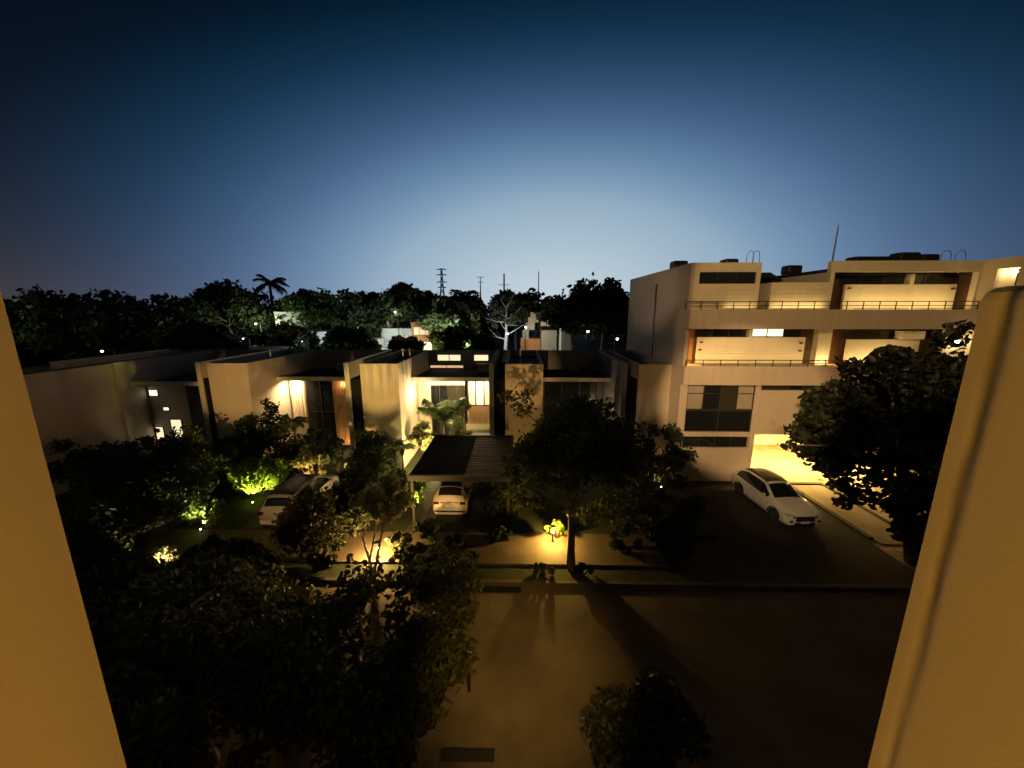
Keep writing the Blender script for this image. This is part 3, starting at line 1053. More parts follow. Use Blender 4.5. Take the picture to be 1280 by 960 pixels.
rooftank(10.9, 26.5, 1.0, .85, 'small dark tank nearest the left end of the block roof')
rooftank(12.55, 23.3, .8, .55, 'small dark tank beside the hooped ladder')
rooftank(21.0, 23.6, 2.2, .70, 'long flat dark tank between the mast and the tallest tank')
rooftank(22.9, 23.4, 1.2, .90, 'tallest dark roof tank near the middle of the right roof')
rooftank(24.0, 23.3, 1.0, .78, 'dark tank right of the tallest tank')
rooftank(18.9, 27.0, 1.0, .6, 'low dark tank just left of the thick mast')
T = Thing('roof_ladder', 'hooped ladder rails rising over the left roof edge', 'ladder', (13.6, 22.6, 12.7))
for x in (13.15, 13.5):
    pts = [(x - .16, 22.3, 12.7), (x - .15, 22.3, 13.45), (x - .08, 22.3, 13.68), (x + .05, 22.3, 13.74), (x + .17, 22.3, 13.66), (x + .22, 22.3, 13.42), (x + .23, 22.3, 12.7)]
    T.part('ladder_rail', MB().tube(pts, .018, 6), M['steel'])
T = Thing('roof_ladder', 'pale hooped ladder at the far right end of the roof', 'ladder', (24.2, 22.6, 12.7))
for x in (24.0, 24.8):
    pts = [(x - .16, 22.3, 12.7), (x - .15, 22.3, 13.5), (x, 22.3, 13.7), (x + .3, 22.3, 13.7), (x + .42, 22.3, 13.45), (x + .43, 22.3, 12.7)]
    T.part('ladder_rail', MB().tube(pts, .018, 6), M['steel'])
T = Thing('roof_mast', 'tall thick antenna mast standing on the block roof', 'mast', (18.4, 23.0, 12.7))
T.part('pole', MB().tube([(18.4, 23, 12.7), (18.42, 23, 15.1)], [.05, .035], 8), M['steel'])
T.part('whip', MB().tube([(18.42, 23, 15.1), (18.42, 23, 15.35)], [.02, .01], 6), M['steel'])

# ------------------------------------------------------------------ carport pergola in front of the lit house
T = Thing('pergola', 'dark flat carport roof with open slats over a parked car', 'carport', (-2.9, 19, .1))
T.part('roof_slab', MB().box(-5.2, -2.6, 16.2, 21.7, 2.62, 2.74), M['matte'])
s_ = MB()
for k in range(17):
    y = 16.35 + k * .325
    s_.box(-2.6, -.42, y, y + .2, 2.66, 2.72)
T.part('slat_panel', s_, M['slatd'])
T.part('edge_beam', MB().box(-5.25, -.35, 16.05, 16.198, 2.5, 2.78).box(-5.25, -.35, 21.702, 21.85, 2.5, 2.78).box(-.418, -.3, 16.2, 21.7, 2.5, 2.78), M['dark'])
for x, y in ((-5.1, 16.3), (-.5, 16.3), (-5.1, 21.5), (-.5, 21.5)):
    T.part('post', MB().box(x - .06, x + .06, y - .06, y + .06, .1, 2.6), M['dark'])


# ------------------------------------------------------------------ cars
def car(name, label, loc, rz, L, W_, prof, paint, wheel_r, roofmat, front):
    """prof rows: y (0 front .. 1 rear), top line z, half width factor, belt z, roof half width factor, bottom z"""
    T = Thing(name, label, 'car', loc, 'parked cars', rz, local=True)
    P = np.array(prof)
    ns = 61
    u = np.linspace(0, 1, ns)

    def sm(a):
        a = np.interp(u, P[:, 0], a)
        for _ in range(2):
            a[1:-1] = (a[:-2] + 2 * a[1:-1] + a[2:]) / 4
        return a
    zr, hw, zb, wr, zl = sm(P[:, 1]), sm(P[:, 2]) * W_ / 2, sm(P[:, 3]), sm(P[:, 4]) * W_ / 2, sm(P[:, 5])
    ys = (u - .5) * L

    def sec(i):
        w, r_, b, l, top = hw[i], wr[i], zb[i], zl[i], zr[i]
        return [(w * .86, l), (w * .97, l + .06), (w, l + .25), (w, (l + b) / 2 + .05), (w * .985, b - .07), (w * .955, b),
                ((w * .95 * .55 + r_ * .45), b + (top - b) * .42), (r_ * 1.03, b + (top - b) * .80), (r_ * .93, top - (top - b) * .08), (r_ * .55, top + .005), (0, top + .015)]
    secs = [sec(i) for i in range(ns)]
    M_ = len(secs[0])
    v, f = [], []
    for i in range(ns):
        row = [(x, ys[i], z) for x, z in secs[i]] + [(-x, ys[i], z) for x, z in reversed(secs[i][:-1])]
        v += row
    K = 2 * M_ - 1
    for i in range(ns - 1):
        for j in range(K - 1):
            a = i * K + j
            f.append((a, a + K, a + K + 1, a + 1))
        f.append((i * K + K - 1, (i + 1) * K + K - 1, (i + 1) * K, i * K))
    f.append(tuple(range(K)))
    f.append(tuple(reversed(range((ns - 1) * K, ns * K))))
    T.part('body', mk('body', v, f, M[paint], True), None)

    def patch(u0, u1, j0, j1, off=.006, t0=0., t1=0., side=None):
        """a piece of the body surface lifted off it; side None = across the top"""
        m = MB()
        i0, i1 = int(round(u0 * (ns - 1))), int(round(u1 * (ns - 1)))

        def pt(i, j):
            x, z = secs[i][j]
            return x, z
        if side is None:
            cols = list(range(j0, M_)) + [-j for j in range(M_ - 2, j0 - 1, -1)]
            for i in range(i0, i1 + 1):
                for c in cols:
                    j = abs(c)
                    x, z = pt(i, j)
                    sg = -1 if c < 0 else 1
                    m.v.append((sg * (x + (off * .3 if x > 0 else 0)), ys[i] + (-off if u1 < .5 else off) * .4, z + off))
            n = len(cols)
            for i in range(i1 - i0):
                for c in range(n - 1):
                    a = i * n + c
                    m.f.append((a, a + n, a + n + 1, a + 1))
        else:
            js = list(range(j0, j1 + 1))
            n = len(js)
            for i in range(i0, i1 + 1):
                fr = (i - i0) / max(1, i1 - i0)
                for q, j in enumerate(js):
                    x, z = pt(i, j)
                    if q == n - 1 and fr < .25:
                        x2, z2 = pt(i, j - 1)
                        k_ = fr / .25
                        x, z = x2 + (x - x2) * (.35 + .65 * k_), z2 + (z - z2) * (.35 + .65 * k_)
                    if q == n - 1 and fr > .8:
                        x2, z2 = pt(i, j - 1)
                        k_ = (1 - fr) / .2
                        x, z = x2 + (x - x2) * (.5 + .5 * k_), z2 + (z - z2) * (.5 + .5 * k_)
                    m.v.append((side * (x + off), ys[i], z + off * .3))
            for i in range(i1 - i0):
                for c in range(n - 1):
                    a = i * n + c
                    m.f.append((a, a + n, a + n + 1, a + 1) if side > 0 else (a, a + 1, a + n + 1, a + n))
        return m
    T.part('windscreen', patch(front['ws'][0], front['ws'][1], 8, None), M['glass'], smooth=True)
    T.part('rear_window', patch(front['rw'][0], front['rw'][1], 8, None), M['glass'], smooth=True)
    if roofmat:
        T.part('roof_panel', patch(front['ws'][1] + .035, front['rw'][0] - .03, 8, None, .01), M[roofmat], smooth=True)
    for sd in (-1, 1):
        T.part('side_window', patch(front['sw'][0], front['sw'][1], 5, 7, .006, side=sd), M['glass'], smooth=True)
        T.part('side_cladding', patch(.05, .95, 0, 1, .008, side=sd), M['black'])
        mz = secs[int(front['sw'][0] * 60) + 4]
        T.part('wing_mirror', MB().ball((sd * (mz[5][0] + .13), (front['sw'][0] - .47) * L, mz[5][1] + .09), .10, 8, 6, .8), M[paint], smooth=True)
        T.part('roof_rail', MB().tube([(sd * (secs[int(t * 60)][8][0] - .02), (t - .5) * L, secs[int(t * 60)][8][1] + .05) for t in (.42, .55, .7, .84)], .018, 6), M['chrome'])
        for yy in (front['ax'][0], front['ax'][1]):
            y = (yy - .5) * L
            x = sd * (W_ / 2 + .006)
            ty = MB().tube([(x - sd * .2, y, wheel_r), (x + sd * .005, y, wheel_r)], wheel_r, 24)
            wh = T.part('wheel', ty, M['tyre'], smooth=False)
            rm = MB().tube([(x, y, wheel_r), (x + sd * .012, y, wheel_r)], wheel_r * .62, 16)
            T.part('rim', rm, M['rim'], wh)
            ar = MB()
            pts = [(sd * (W_ / 2 + .006), y + (wheel_r + .06) * math.cos(a), wheel_r + (wheel_r + .06) * math.sin(a)) for a in np.linspace(.05, math.pi - .05, 12)]
            ar.tube(pts, .035, 6)
            T.part('wheel_arch', ar, M['black'])
    return T, secs, ys, hw, zr, zb


# crossover facing us, beside the block
suv = [(0, .72, .70, .70, .62, .36), (.015, .84, .86, .80, .72, .26), (.05, .93, .96, .88, .78, .22), (.22, 1.06, 1.0, 1.0, .80, .20), (.27, 1.09, 1.0, 1.02, .78, .20),
       (.42, 1.55, 1.0, 1.03, .66, .20), (.50, 1.63, 1.0, 1.04, .66, .20), (.70, 1.62, 1.0, 1.06, .64, .20), (.84, 1.54, .99, 1.09, .62, .20), (.95, 1.16, .96, 1.08, .66, .24), (.985, 1.04, .92, 1.0, .70, .30), (1, .94, .82, .92, .66, .36)]
C3, se, ys_, hw_, zr_, zb_ = car('crossover_car', 'white crossover with black glass roof parked nose out beside the three storey block', (13.6, 18.5, 0), R(3), 4.5, 1.84, suv, 'paintw', .35, 'roofblack',
                                 dict(ws=(.275, .41), rw=(.86, .945), sw=(.31, .88), ax=(.19, .79)))
f0 = -2.25
C3.part('grille', MB().box(-.46, .46, f0 - .03, f0 + .06, .48, .70).box(-.62, .62, f0 - .012, f0 + .06, .66, .74), M['black'], bevel=.02)
C3.part('lower_intake', MB().box(-.5, .5, f0 - .02, f0 + .08, .26, .42), M['black'], bevel=.02)
C3.part('number_plate', MB().box(-.22, .22, f0 - .045, f0 - .03, .40, .50), M['plate'])
em = MB()
em.tube([(.085 * math.cos(a), f0 - .036, .635 + .055 * math.sin(a)) for a in np.linspace(0, 2 * math.pi, 16)], .009, 5)
C3.part('badge', em, M['chrome'])
for sd in (-1, 1):
    C3.part('headlight', MB().box(sd * .52, sd * .84, f0 + .03, f0 + .16, .74, .81).box(sd * .70, sd * .87, f0 + .08, f0 + .26, .76, .84), M['lens'], bevel=.015)
    C3.part('bumper_corner', MB().box(sd * .50, sd * .82, f0 - .02, f0 + .12, .30, .66), M['paintw'], bevel=.05)
    C3.part('fog_pocket', MB().box(sd * .60, sd * .76, f0 - .03, f0 - .005, .44, .56), M['black'], bevel=.02)
C3.part('bonnet_crease', MB().tube([(.42, f0 + .2, .935), (.50, f0 + .9, 1.05)], .008, 5).tube([(-.42, f0 + .2, .935), (-.50, f0 + .9, 1.05)], .008, 5), M['paintw'])

# hatchback with its rear to us under the pergola (built nose = -y, turned round)
hb = [(0, .70, .74, .66, .62, .34), (.02, .80, .88, .78, .72, .24), (.06, .90, .96, .86, .78, .20), (.20, 1.02, 1.0, .96, .80, .18), (.26, 1.06, 1.0, .99, .78, .18),
      (.40, 1.50, 1.0, 1.0, .66, .18), (.50, 1.58, 1.0, 1.02, .66, .18), (.78, 1.58, 1.0, 1.04, .66, .18), (.88, 1.52, .99, 1.05, .66, .18), (.965, 1.12, .97, 1.06, .72, .22), (.99, 1.0, .94, .98, .76, .26), (1, .88, .86, .86, .74, .30)]
C2, *_ = car('hatchback_car', 'cream hatchback parked rear end towards us under the slatted carport roof', (-3.45, 18.9, .1), R(180), 4.3, 1.78, hb, 'paintb', .33, 'roofblack',
             dict(ws=(.27, .39), rw=(.89, .955), sw=(.30, .88), ax=(.19, .80)))
r0 = 2.15
C2.part('number_plate', MB().box(-.2, .2, r0 + .005, r0 + .03, .70, .82), M['plate'])
C2.part('bumper', MB().box(-.80, .80, r0 - .16, r0 + .05, .48, .60), M['paintb'], bevel=.04, label='rear bumper with a dark seam')
C2.part('bumper_skirt', MB().box(-.70, .70, r0 - .14, r0 + .03, .26, .40), M['paintb'], bevel=.04)
C2.part('bumper_seam', MB().box(-.76, .76, r0 - .1, r0 + .02, .405, .475), M['black'])
C2.part('tailgate_trim', MB().box(-.45, .45, r0 - .02, r0 + .015, .90, .93), M['chrome'])
for sd in (-1, 1):
    C2.part('tail_light', MB().box(sd * .52, sd * .80, r0 - .12, r0 + .01, .80, .94), M['tail'], bevel=.02)

# tall minivan-like car on the left
mv = [(0, .74, .74, .70, .62, .36), (.02, .86, .88, .82, .72, .26), (.06, .96, .96, .92, .78, .22), (.17, 1.10, 1.0, 1.04, .80, .20), (.22, 1.14, 1.0, 1.07, .78, .20),
      (.36, 1.62, 1.0, 1.08, .68, .20), (.45, 1.70, 1.0, 1.08, .68, .20), (.82, 1.70, 1.0, 1.10, .68, .20), (.91, 1.64, .99, 1.12, .68, .20), (.975, 1.20, .98, 1.14, .76, .22), (.99, 1.06, .96, 1.04, .80, .26), (1, .92, .90, .90, .78, .30)]
C1, *_ = car('estate_car', 'pale sport utility car with dark rear window parked rear end towards us by lit bushes', (-11.35, 17.75, .1), R(180), 4.5, 1.84, mv, 'paintb', .36, 'roofblack',
             dict(ws=(.23, .35), rw=(.915, .965), sw=(.26, .90), ax=(.18, .80)))
r0 = 2.25
C1.part('number_plate', MB().box(-.24, .24, r0 + .052, r0 + .07, .50, .62), M['plate'])
C1.part('bumper', MB().box(-.84, .84, r0 - .16, r0 + .05, .42, .62), M['paintb'], bevel=.05)
C1.part('bumper_skirt', MB().box(-.74, .74, r0 - .12, r0 + .02, .24, .40), M['black'], bevel=.04)
C1.part('badge', MB().ball((0, r0 + .01, .92), .05, 10, 6, .8), M['chrome'])
for sd in (-1, 1):
    C1.part('tail_light', MB().box(sd * .62, sd * .86, r0 - .14, r0 - .0, .84, 1.02), M['tail'], bevel=.02)


# ------------------------------------------------------------------ garden lamps
def garden_lamp(label, loc, power, col=(1, .62, .22), h=.55, shade=False, up=None):
    x, y, z = loc
    T = Thing('garden_lamp', label, 'garden lamp', loc, 'small garden lamps')
    T.part('post', MB().tube([(x, y, z), (x, y, z + h)], [.04, .025], 8), M['black'])
    T.part('bulb', MB().ball((x, y, z + h + .03), .05 if up is None else .035, 10, 7), M['lit_bulb'])
    if shade:
        T.part('lamp_shade', MB().tube([(x, y, z + h + .34), (x, y, z + h + .37)], [.12, .03], 12), M['black'])
        T.part('stem', MB().tube([(x + .08, y, z + h - .1), (x + .10, y, z + h + .34)], .008, 6), M['black'])
    if up is None:
        T.light('POINT', (x, y, z + h + .20), power, col, .05)
    else:                                   # spike lamp tilted up into its plant
        T.light('SPOT', (x, y, z + h + .10), power, col, .04, up, 105, .5)
    return T


garden_lamp('glowing garden lamp beside the forked young tree on the sidewalk', (-5.95, 13.75, .14), 800, (1, .55, .15), .38, True)
garden_lamp('glowing garden lamp behind the central tree trunk', (1.55, 15.0, .14), 560, (1, .55, .10), .42, True)
garden_lamp('lamp at the lower left lighting one pale bush', (-14.35, 12.45, .06), 700, (1, .68, .35), .15, up=(-14.5, 13.2, 1.2))
garden_lamp('lamp in the lime shrub left of the pale parked car', (-14.3, 17.9, .1), 1700, (1, .9, .2), .15, up=(-14.7, 19.3, 1.9))
garden_lamp('lamp under the young bush beside the sidewalk left of the parked car', (-15.0, 15.4, .1), 800, (1, .85, .35), .15, up=(-15.2, 16.1, 1.5))
garden_lamp('lamp in the lime bush beside the hatchback', (-5.45, 17.6, .1), 800, (1, .9, .22), .2, up=(-5.5, 18.6, 1.3))
garden_lamp('lamp hidden among plants below the slatted screen', (-12.5, 19.5, .1), 1100, (1, .6, .18), .2, up=(-12.3, 20.4, 1.3))
garden_lamp('lamp among the plants by the rightmost townhouse', (8.3, 20.0, .1), 90, (1, .75, .4), .2, up=(8.2, 20.8, 1.2))
garden_lamp('lamp among plants in front of the leftmost house', (-23.6, 21.8, .1), 40, (1, .75, .4), .2, up=(-23.9, 22.7, 1.8))
garden_lamp('faint lamp at the far left of the garden', (-20.2, 14.6, .1), 14, (1, .8, .3), .3)
garden_lamp('lamp among the curly plants by the dark gate', (-9.9, 19.8, .1), 420, (1, .8, .3), .2, up=(-10.1, 20.8, 1.4))

# tiny red status light near the road
T = Thing('gate_sensor', 'tiny sensor post with a red light by the foreground tree', 'sensor', (-1.35, 8.35, 0))
T.part('post', MB().box(-1.39, -1.31, 8.31, 8.39, 0, 1.0), M['black'])
T.part('red_light', MB().ball((-1.35, 8.30, .96), .022, 8, 6), M['lit_red'])

# ------------------------------------------------------------------ trees and plants near us
# big dark ficus on the right
ex = [(10.75, 14.1, 5.15, .32), (11.1, 14.2, 5.6, .45), (11.5, 14, 6.3, .5), (11.6, 14.2, 4.8, .45), (12.3, 14, 7.6, .5), (12.5, 14, 8.3, .42), (15.9, 14, 9.3, .55), (16.25, 14, 9.75, .38), (14.2, 14, 8.6, .6),
      (12.4, 14, 4.3, .5), (13.0, 14, 3.6, .5), (13.1, 13.9, 2.85, .35), (13.6, 13.8, 3.2, .5), (11.7, 14, 7.0, .5), (13.3, 14, 8.4, .45), (16.4, 13.4, 2.9, .9), (17.2, 13.8, 3.8, 1.0), (15.4, 13.4, 2.6, .7),
      (14.6, 13.6, 2.9, .6), (16.9, 13.2, 2.0, .7), (17.2, 14.2, 5.6, 1.0), (13.9, 13.8, 3.9, .5), (14.6, 13.6, 3.9, .7), (14.2, 13.8, 4.6, .6), (15.2, 13.7, 3.3, .6)]
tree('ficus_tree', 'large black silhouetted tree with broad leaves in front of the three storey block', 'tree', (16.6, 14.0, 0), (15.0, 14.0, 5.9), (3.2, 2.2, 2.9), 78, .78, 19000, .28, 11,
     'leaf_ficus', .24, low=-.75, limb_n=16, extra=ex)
tree('ficus_tree', 'dark low tree at the foot of the large silhouetted tree near the right pier', 'tree', (16.4, 12.9, 0), (16.2, 13.0, 1.7), (1.3, .8, 1.0), 22, .5, 3600, .26, 13, 'leaf_ficus', .1)
# central tree
tree('garden_tree', 'dark central tree behind the glowing sidewalk lamp, crown hiding the unlit townhouse', 'tree', (2.15, 13.3, .06), (2.7, 15.2, 4.3), (2.7, 1.9, 2.3), 52, .8, 14000, .2, 21, 'leaf_dark', .15, low=-.5,
     extra=[(-.45, 16, 6.6, .5), (.2, 16, 6.1, .6), (4.9, 15.6, 5.2, .7), (.3, 15.4, 6.9, .35), (1.0, 15.0, 2.1, .5), (.3, 14.8, 2.2, .5), (3.0, 14.4, 1.9, .6), (3.9, 14.6, 1.7, .6), (4.8, 14.8, 1.8, .6), (2.2, 14.1, 2.3, .5), (5.4, 15.4, 2.2, .6), (-.6, 15.4, 2.4, .5), (-.2, 15.9, 3.2, .7)])
tree('garden_tree', 'slim dark tree standing before the rightmost townhouse wall', 'tree', (7.7, 18.2, .1), (7.6, 18.2, 3.3), (1.2, 1.0, 1.7), 16, .5, 3000, .18, 23, 'leaf_dark', .09)
tree('garden_tree', 'dark tree between the central tree and the rightmost townhouse', 'tree', (5.6, 18.6, .1), (5.2, 18.6, 2.9), (1.9, 1.4, 1.9), 20, .7, 4200, .2, 24, 'leaf_dark', .11)
# round dark tree left of pergola
tree('round_tree', 'round dark clipped tree against the stained wall', 'tree', (-7.9, 19.2, .1), (-7.9, 19.2, 2.35), (1.25, 1.1, 1.25), 26, .5, 5200, .14, 31, 'leaf_dark', .09, low=-.9)
tree('garden_tree', 'dark leafy tree below the round clipped tree', 'tree', (-7.4, 16.6, .1), (-7.4, 16.9, 1.7), (1.5, 1.1, 1.2), 18, .6, 3600, .18, 32, 'leaf_olive', .09)
# foreground left masses
tree('street_tree', 'biggest foreground tree, olive dark crown spreading over the road edge', 'tree', (-4.3, 9.4, 0), (-4.3, 8.3, 1.6), (3.1, 2.1, 1.25), 58, .68, 16000, .19, 41, 'leaf_olive', .2, low=-.7,
     extra=[(-1.7, 8.9, 2.0, .5), (-1.6, 9.6, 2.4, .6), (-1.4, 8.1, 1.3, .22), (-2.0, 10.4, 2.2, .7), (-2.3, 7.6, 1.3, .6), (-2.8, 10.8, 2.3, .6), (-2.4, 9.4, 2.6, .7)])
tree('street_tree', 'dark foreground tree left of the biggest one', 'tree', (-9.7, 9.6, 0), (-9.4, 8.9, 1.4), (3.0, 2.2, 1.25), 50, .8, 12000, .2, 43, 'leaf_dark', .2)
tree('street_tree', 'dark foreground tree against the left pier', 'tree', (-13.8, 10.4, 0), (-13.7, 9.8, 1.1), (2.3, 1.8, .95), 36, .8, 8000, .2, 45, 'leaf_dark', .18)
tree('street_tree', 'low dark tree at the bottom left of the view', 'tree', (-7.2, 6.6, 0), (-7.2, 6.6, 2.2), (2.9, 1.5, 1.5), 30, .7, 6000, .19, 47, 'leaf_olive', .15)
tree('street_tree', 'small tree by the bottom edge left of the road patch', 'tree', (-3.4, 6.5, 0), (-3.3, 6.6, 1.6), (1.5, 1.1, 1.0), 18, .5, 3400, .18, 48, 'leaf_olive', .1)
tree('street_tree', 'near black tree top at the bottom of the view right of the road patch', 'tree', (3.2, 6.9, 0), (3.0, 6.7, 1.0), (1.05, .9, .85), 22, .5, 5600, .16, 49, 'leaf_ficus', .12,
     extra=[(1.75, 6.9, .9, .3), (1.9, 6.6, .5, .3), (2.2, 7.2, 1.2, .3)])
tree('garden_tree', 'dark tree between the lit bush and the left pale car', 'tree', (-8.6, 13.6, .1), (-8.6, 13.7, 1.5), (1.7, 1.0, 1.1), 22, .6, 4200, .18, 51, 'leaf_olive', .1)
tree('garden_tree', 'dark wide tree covering the left garden', 'tree', (-18.5, 16.6, .1), (-18.3, 16.6, 2.6), (3.2, 2.0, 1.9), 36, .8, 6500, .2, 53, 'leaf_dark', .15)
tree('garden_tree', 'dark tall tree in front of the leftmost house', 'tree', (-22.8, 18.5, .1), (-22.8, 18.5, 1.6), (2.6, 1.6, 1.5), 26, .7, 5600, .22, 54, 'leaf_dark', .15,
     extra=[(-25.6, 19, 3.0, .5)])
tree('garden_tree', 'dark feathery tree left of the tall glowing curtain', 'tree', (-15.6, 21.0, .1), (-15.9, 21.0, 2.9), (1.7, 1.1, 1.5), 20, .55, 3600, .2, 55, 'leaf_dark', .1,
     extra=[(-14.9, 21.3, 4.6, .45), (-14.4, 21.4, 3.9, .4), (-15.2, 21.2, 5.0, .3)])
for lb, b, c_, rr, nn, sd in [
        ('dark tree covering the foot of the wall left of the glowing curtain', (-17.6, 20.6, .1), (-16.9, 20.6, 1.5), (2.0, 1.2, 1.3), 6000, 201),
        ('dark tree at the gap between the left wall and the leftmost opening', (-20.6, 20.8, .1), (-20.7, 20.8, 1.3), (1.9, 1.2, 1.2), 4200, 202),
                ('low dark tree right of the glowing curtain', (-14.9, 22.3, .1), (-14.7, 22.4, 1.3), (1.2, .7, 1.2), 2600, 204),
        ('dark tree left of the half lit shrub', (-17.5, 14.6, .1), (-17.4, 14.6, 1.4), (1.9, 1.2, 1.3), 5200, 205),
        ('dark bush tree right of the hatchback', (-1.0, 17.6, .1), (-.9, 17.7, 1.4), (1.3, 1.3, 1.3), 4000, 206),
        ('dark tree behind the forked young tree', (-7.6, 15.2, .1), (-7.6, 15.5, 1.5), (1.3, .8, 1.2), 3400, 207),
        ('low dark tree between central tree and parking', (7.2, 15.6, .1), (6.6, 16.2, 1.2), (2.6, 1.5, 1.3), 6500, 208),
        ('dark low tree at the far left edge of the garden', (-16.3, 12.9, .06), (-16.6, 12.8, 1.5), (1.4, 1.0, 1.3), 3600, 209),
        ('dark low tree right of the lamp lit pale bush', (-11.2, 12.7, .06), (-11.3, 12.7, .6), (1.5, .5, .5), 2400, 210)]:
    tree('garden_tree', lb, 'tree', b, c_, rr, 26, .6, nn, .2, sd, 'leaf_dark', .09, low=-.9)
# young forked tree on the lit sidewalk
T = tree('forked_tree', 'young tree with a forked pale trunk beside the glowing garden lamp', 'tree', (-5.75, 12.75, .06), (-5.5, 14.0, 2.6), (1.0, .8, .75), 16, .38, 2400, .2, 61, 'leaf_cream', .05, low=-.3, limb_n=8)
T.org = Vector((-5.75, 12.75, .06))
T.part('fork', MB().tube([(-5.75, 12.75, .06), (-5.9, 12.8, .8), (-6.15, 12.95, 1.6), (-6.0, 13.4, 2.3)], [.07, .05, .04, .03], 7).tube([(-5.88, 12.8, .7), (-5.75, 12.9, 1.3), (-5.65, 13.2, 2.1)], [.045, .035, .025], 7), M['palebark'], smooth=True)
for k, (lb, x, y, rx, ry, rz) in enumerate([
        ('low dark shrub left of the glowing lamp by the forked tree', -7.7, 13.2, .9, .7, .5),
        ('low dark shrub right of the glowing lamp by the forked tree', -4.3, 13.2, .8, .6, .45),
        ('low dark shrub between the forked tree and the hatchback', -4.0, 15.3, .9, .5, .45),
        ('low dark shrub on the verge in front of the hatchback', -2.4, 13.9, 1.0, .7, .4),
        ('low dark shrub left of the lamp behind the central tree', -.9, 14.9, .7, .5, .35),
        ('low dark shrub right of the lamp behind the central tree', 4.6, 14.5, .9, .7, .45),
        ('low dark shrub on the verge beside the lamp lit pale bush', -13.0, 13.6, .9, .6, .45),
        ('low dark shrub right of the pale car on the left', -9.6, 16.2, .6, .8, .5),
        ('long low dark shrub under the lime bush', -6.8, 17.6, .6, .9, .45),
        ('low dark shrub left of the half lit shrub', -17.0, 16.5, 1.0, .8, .6),
        ('small dark grass clump at the foot of the central trunk', 2.6, 12.95, .45, .25, .2),
        ('small dark grass clump left of the central trunk', .9, 12.95, .5, .25, .18)]):
    shrub('shrub', lb, (x, y, .08), (rx, ry, rz), int(2600 * rx * ry + 500), .15, 300 + k, 'leaf_dark')
shrub('shrub', 'broad leaved shrub lit orange beside the forked young tree', (-5.0, 14.0, .1), (.55, .45, .5), 420, .2, 62, 'leaf_cream')
shrub('shrub', 'small lime lit plant touching the lamp behind the central trunk', (1.75, 15.25, .14), (.5, .3, .45), 420, .14, 63, 'leaf_lime')
shrub('shrub', 'pale bush lit by its own lamp at the lower left', (-14.5, 13.0, .06), (.6, .4, .45), 520, .15, 64, 'leaf_cream')
shrub('shrub', 'large lime glowing shrub behind the left pale car', (-14.7, 19.2, .1), (1.6, .9, 1.05), 4600, .17, 65, 'leaf_lime', k=34)
shrub('shrub', 'half lit shrub left of the pale parked car', (-15.2, 16.0, .1), (.9, .7, .75), 1300, .17, 66, 'leaf_green', k=18)
shrub('shrub', 'bright lime bush between hatchback and dark tree', (-5.5, 18.5, .1), (.55, .9, .62), 1300, .17, 67, 'leaf_lime')
shrub('shrub', 'leafy plant under the slatted screen', (-12.5, 20.4, .1), (1.0, .7, 1.15), 1500, .2, 68, 'leaf_cream')
shrub('shrub', 'curly leaved plant by the dark gate of the bright house', (-10.1, 20.6, .1), (.6, .5, .8), 600, .22, 69, 'leaf_cream')
shrub('shrub', 'dim plant by the rightmost townhouse', (8.2, 20.8, .1), (.7, .5, .9), 800, .2, 70, 'leaf_cream')
shrub('hedge', 'low hedge at the foot of the block wall', (9.7, 20.9, .05), (.5, .3, .35), 600, .12, 71, 'leaf_dark', 'hedge')
shrub('shrub', 'broad pale leaves glowing in the palm court left of the palm', (-6.7, 24.4, 0), (.8, .6, 1.55), 300, .6, 72, 'leaf_cream', k=9)
shrub('shrub', 'broad pale leaves glowing in the palm court right of the palm', (-4.4, 25.2, 0), (.7, .5, 1.5), 260, .55, 73, 'leaf_cream', k=9)
shrub('shrub', 'low glowing plants at the front of the palm court', (-5.9, 23.3, 0), (1.0, .4, 1.25), 460, .42, 74, 'leaf_cream', k=9)
shrub('shrub', 'loose dark shrub half covering the lit windows of the leftmost house', (-23.9, 22.6, .1), (.9, .5, 1.35), 420, .3, 75, 'leaf_dark', k=10)
shrub('shrub', 'tall black shrub in front of the dark glass doors', (-13.6, 23.4, .0), (1.3, .6, 1.35), 3400, .18, 76, 'leaf_dark', k=22)
shrub('shrub', 'tall dark shrub at the foot of the slatted screen', (-11.7, 22.1, .1), (.55, .5, 1.3), 1700, .17, 77, 'leaf_dark', k=14)
shrub('shrub', 'dark shrub filling the foot of the stained wall', (-9.3, 21.8, .1), (1.0, .5, 1.0), 2200, .17, 78, 'leaf_dark', k=16)
palm('court_palm', 'feathery palm standing in the bright courtyard', (-5.15, 24.2, .0), 3.0, 3.0, 15, 81, 'leaf_green', .10, .055, up=1.15, nl=38, spread=(-.7, .35), droop=.42)
palm('court_palm', 'small palm in the shade left of the courtyard palm', (-7.6, 22.6, .1), 1.6, 1.2, 9, 82, 'leaf_palm', .06, .06)
palm('garden_palm', 'slender dark palm in front of the glowing curtain', (-14.3, 22.2, .1), 3.3, 1.4, 11, 83, 'leaf_palm', .06, .06)
palm('garden_palm', 'small curly palm beside the dark gate', (-9.9, 22.0, .1), 2.6, 1.0, 8, 84, 'leaf_cream', .05, .07)

# ------------------------------------------------------------------ beyond the row: trees, houses, lamps
rnd = random.Random(5)


def mass(name, label, pts, size, n, seed, leaf):
    """one far wood that reads as a single mass"""
    P = clump_points(pts, n, seed, .9)
    o = link(name, leaf_mesh(name, P, size, seed, M[leaf]))
    o['kind'] = 'stuff'
    o['label'] = label
    o['category'] = 'treeline'
    return o


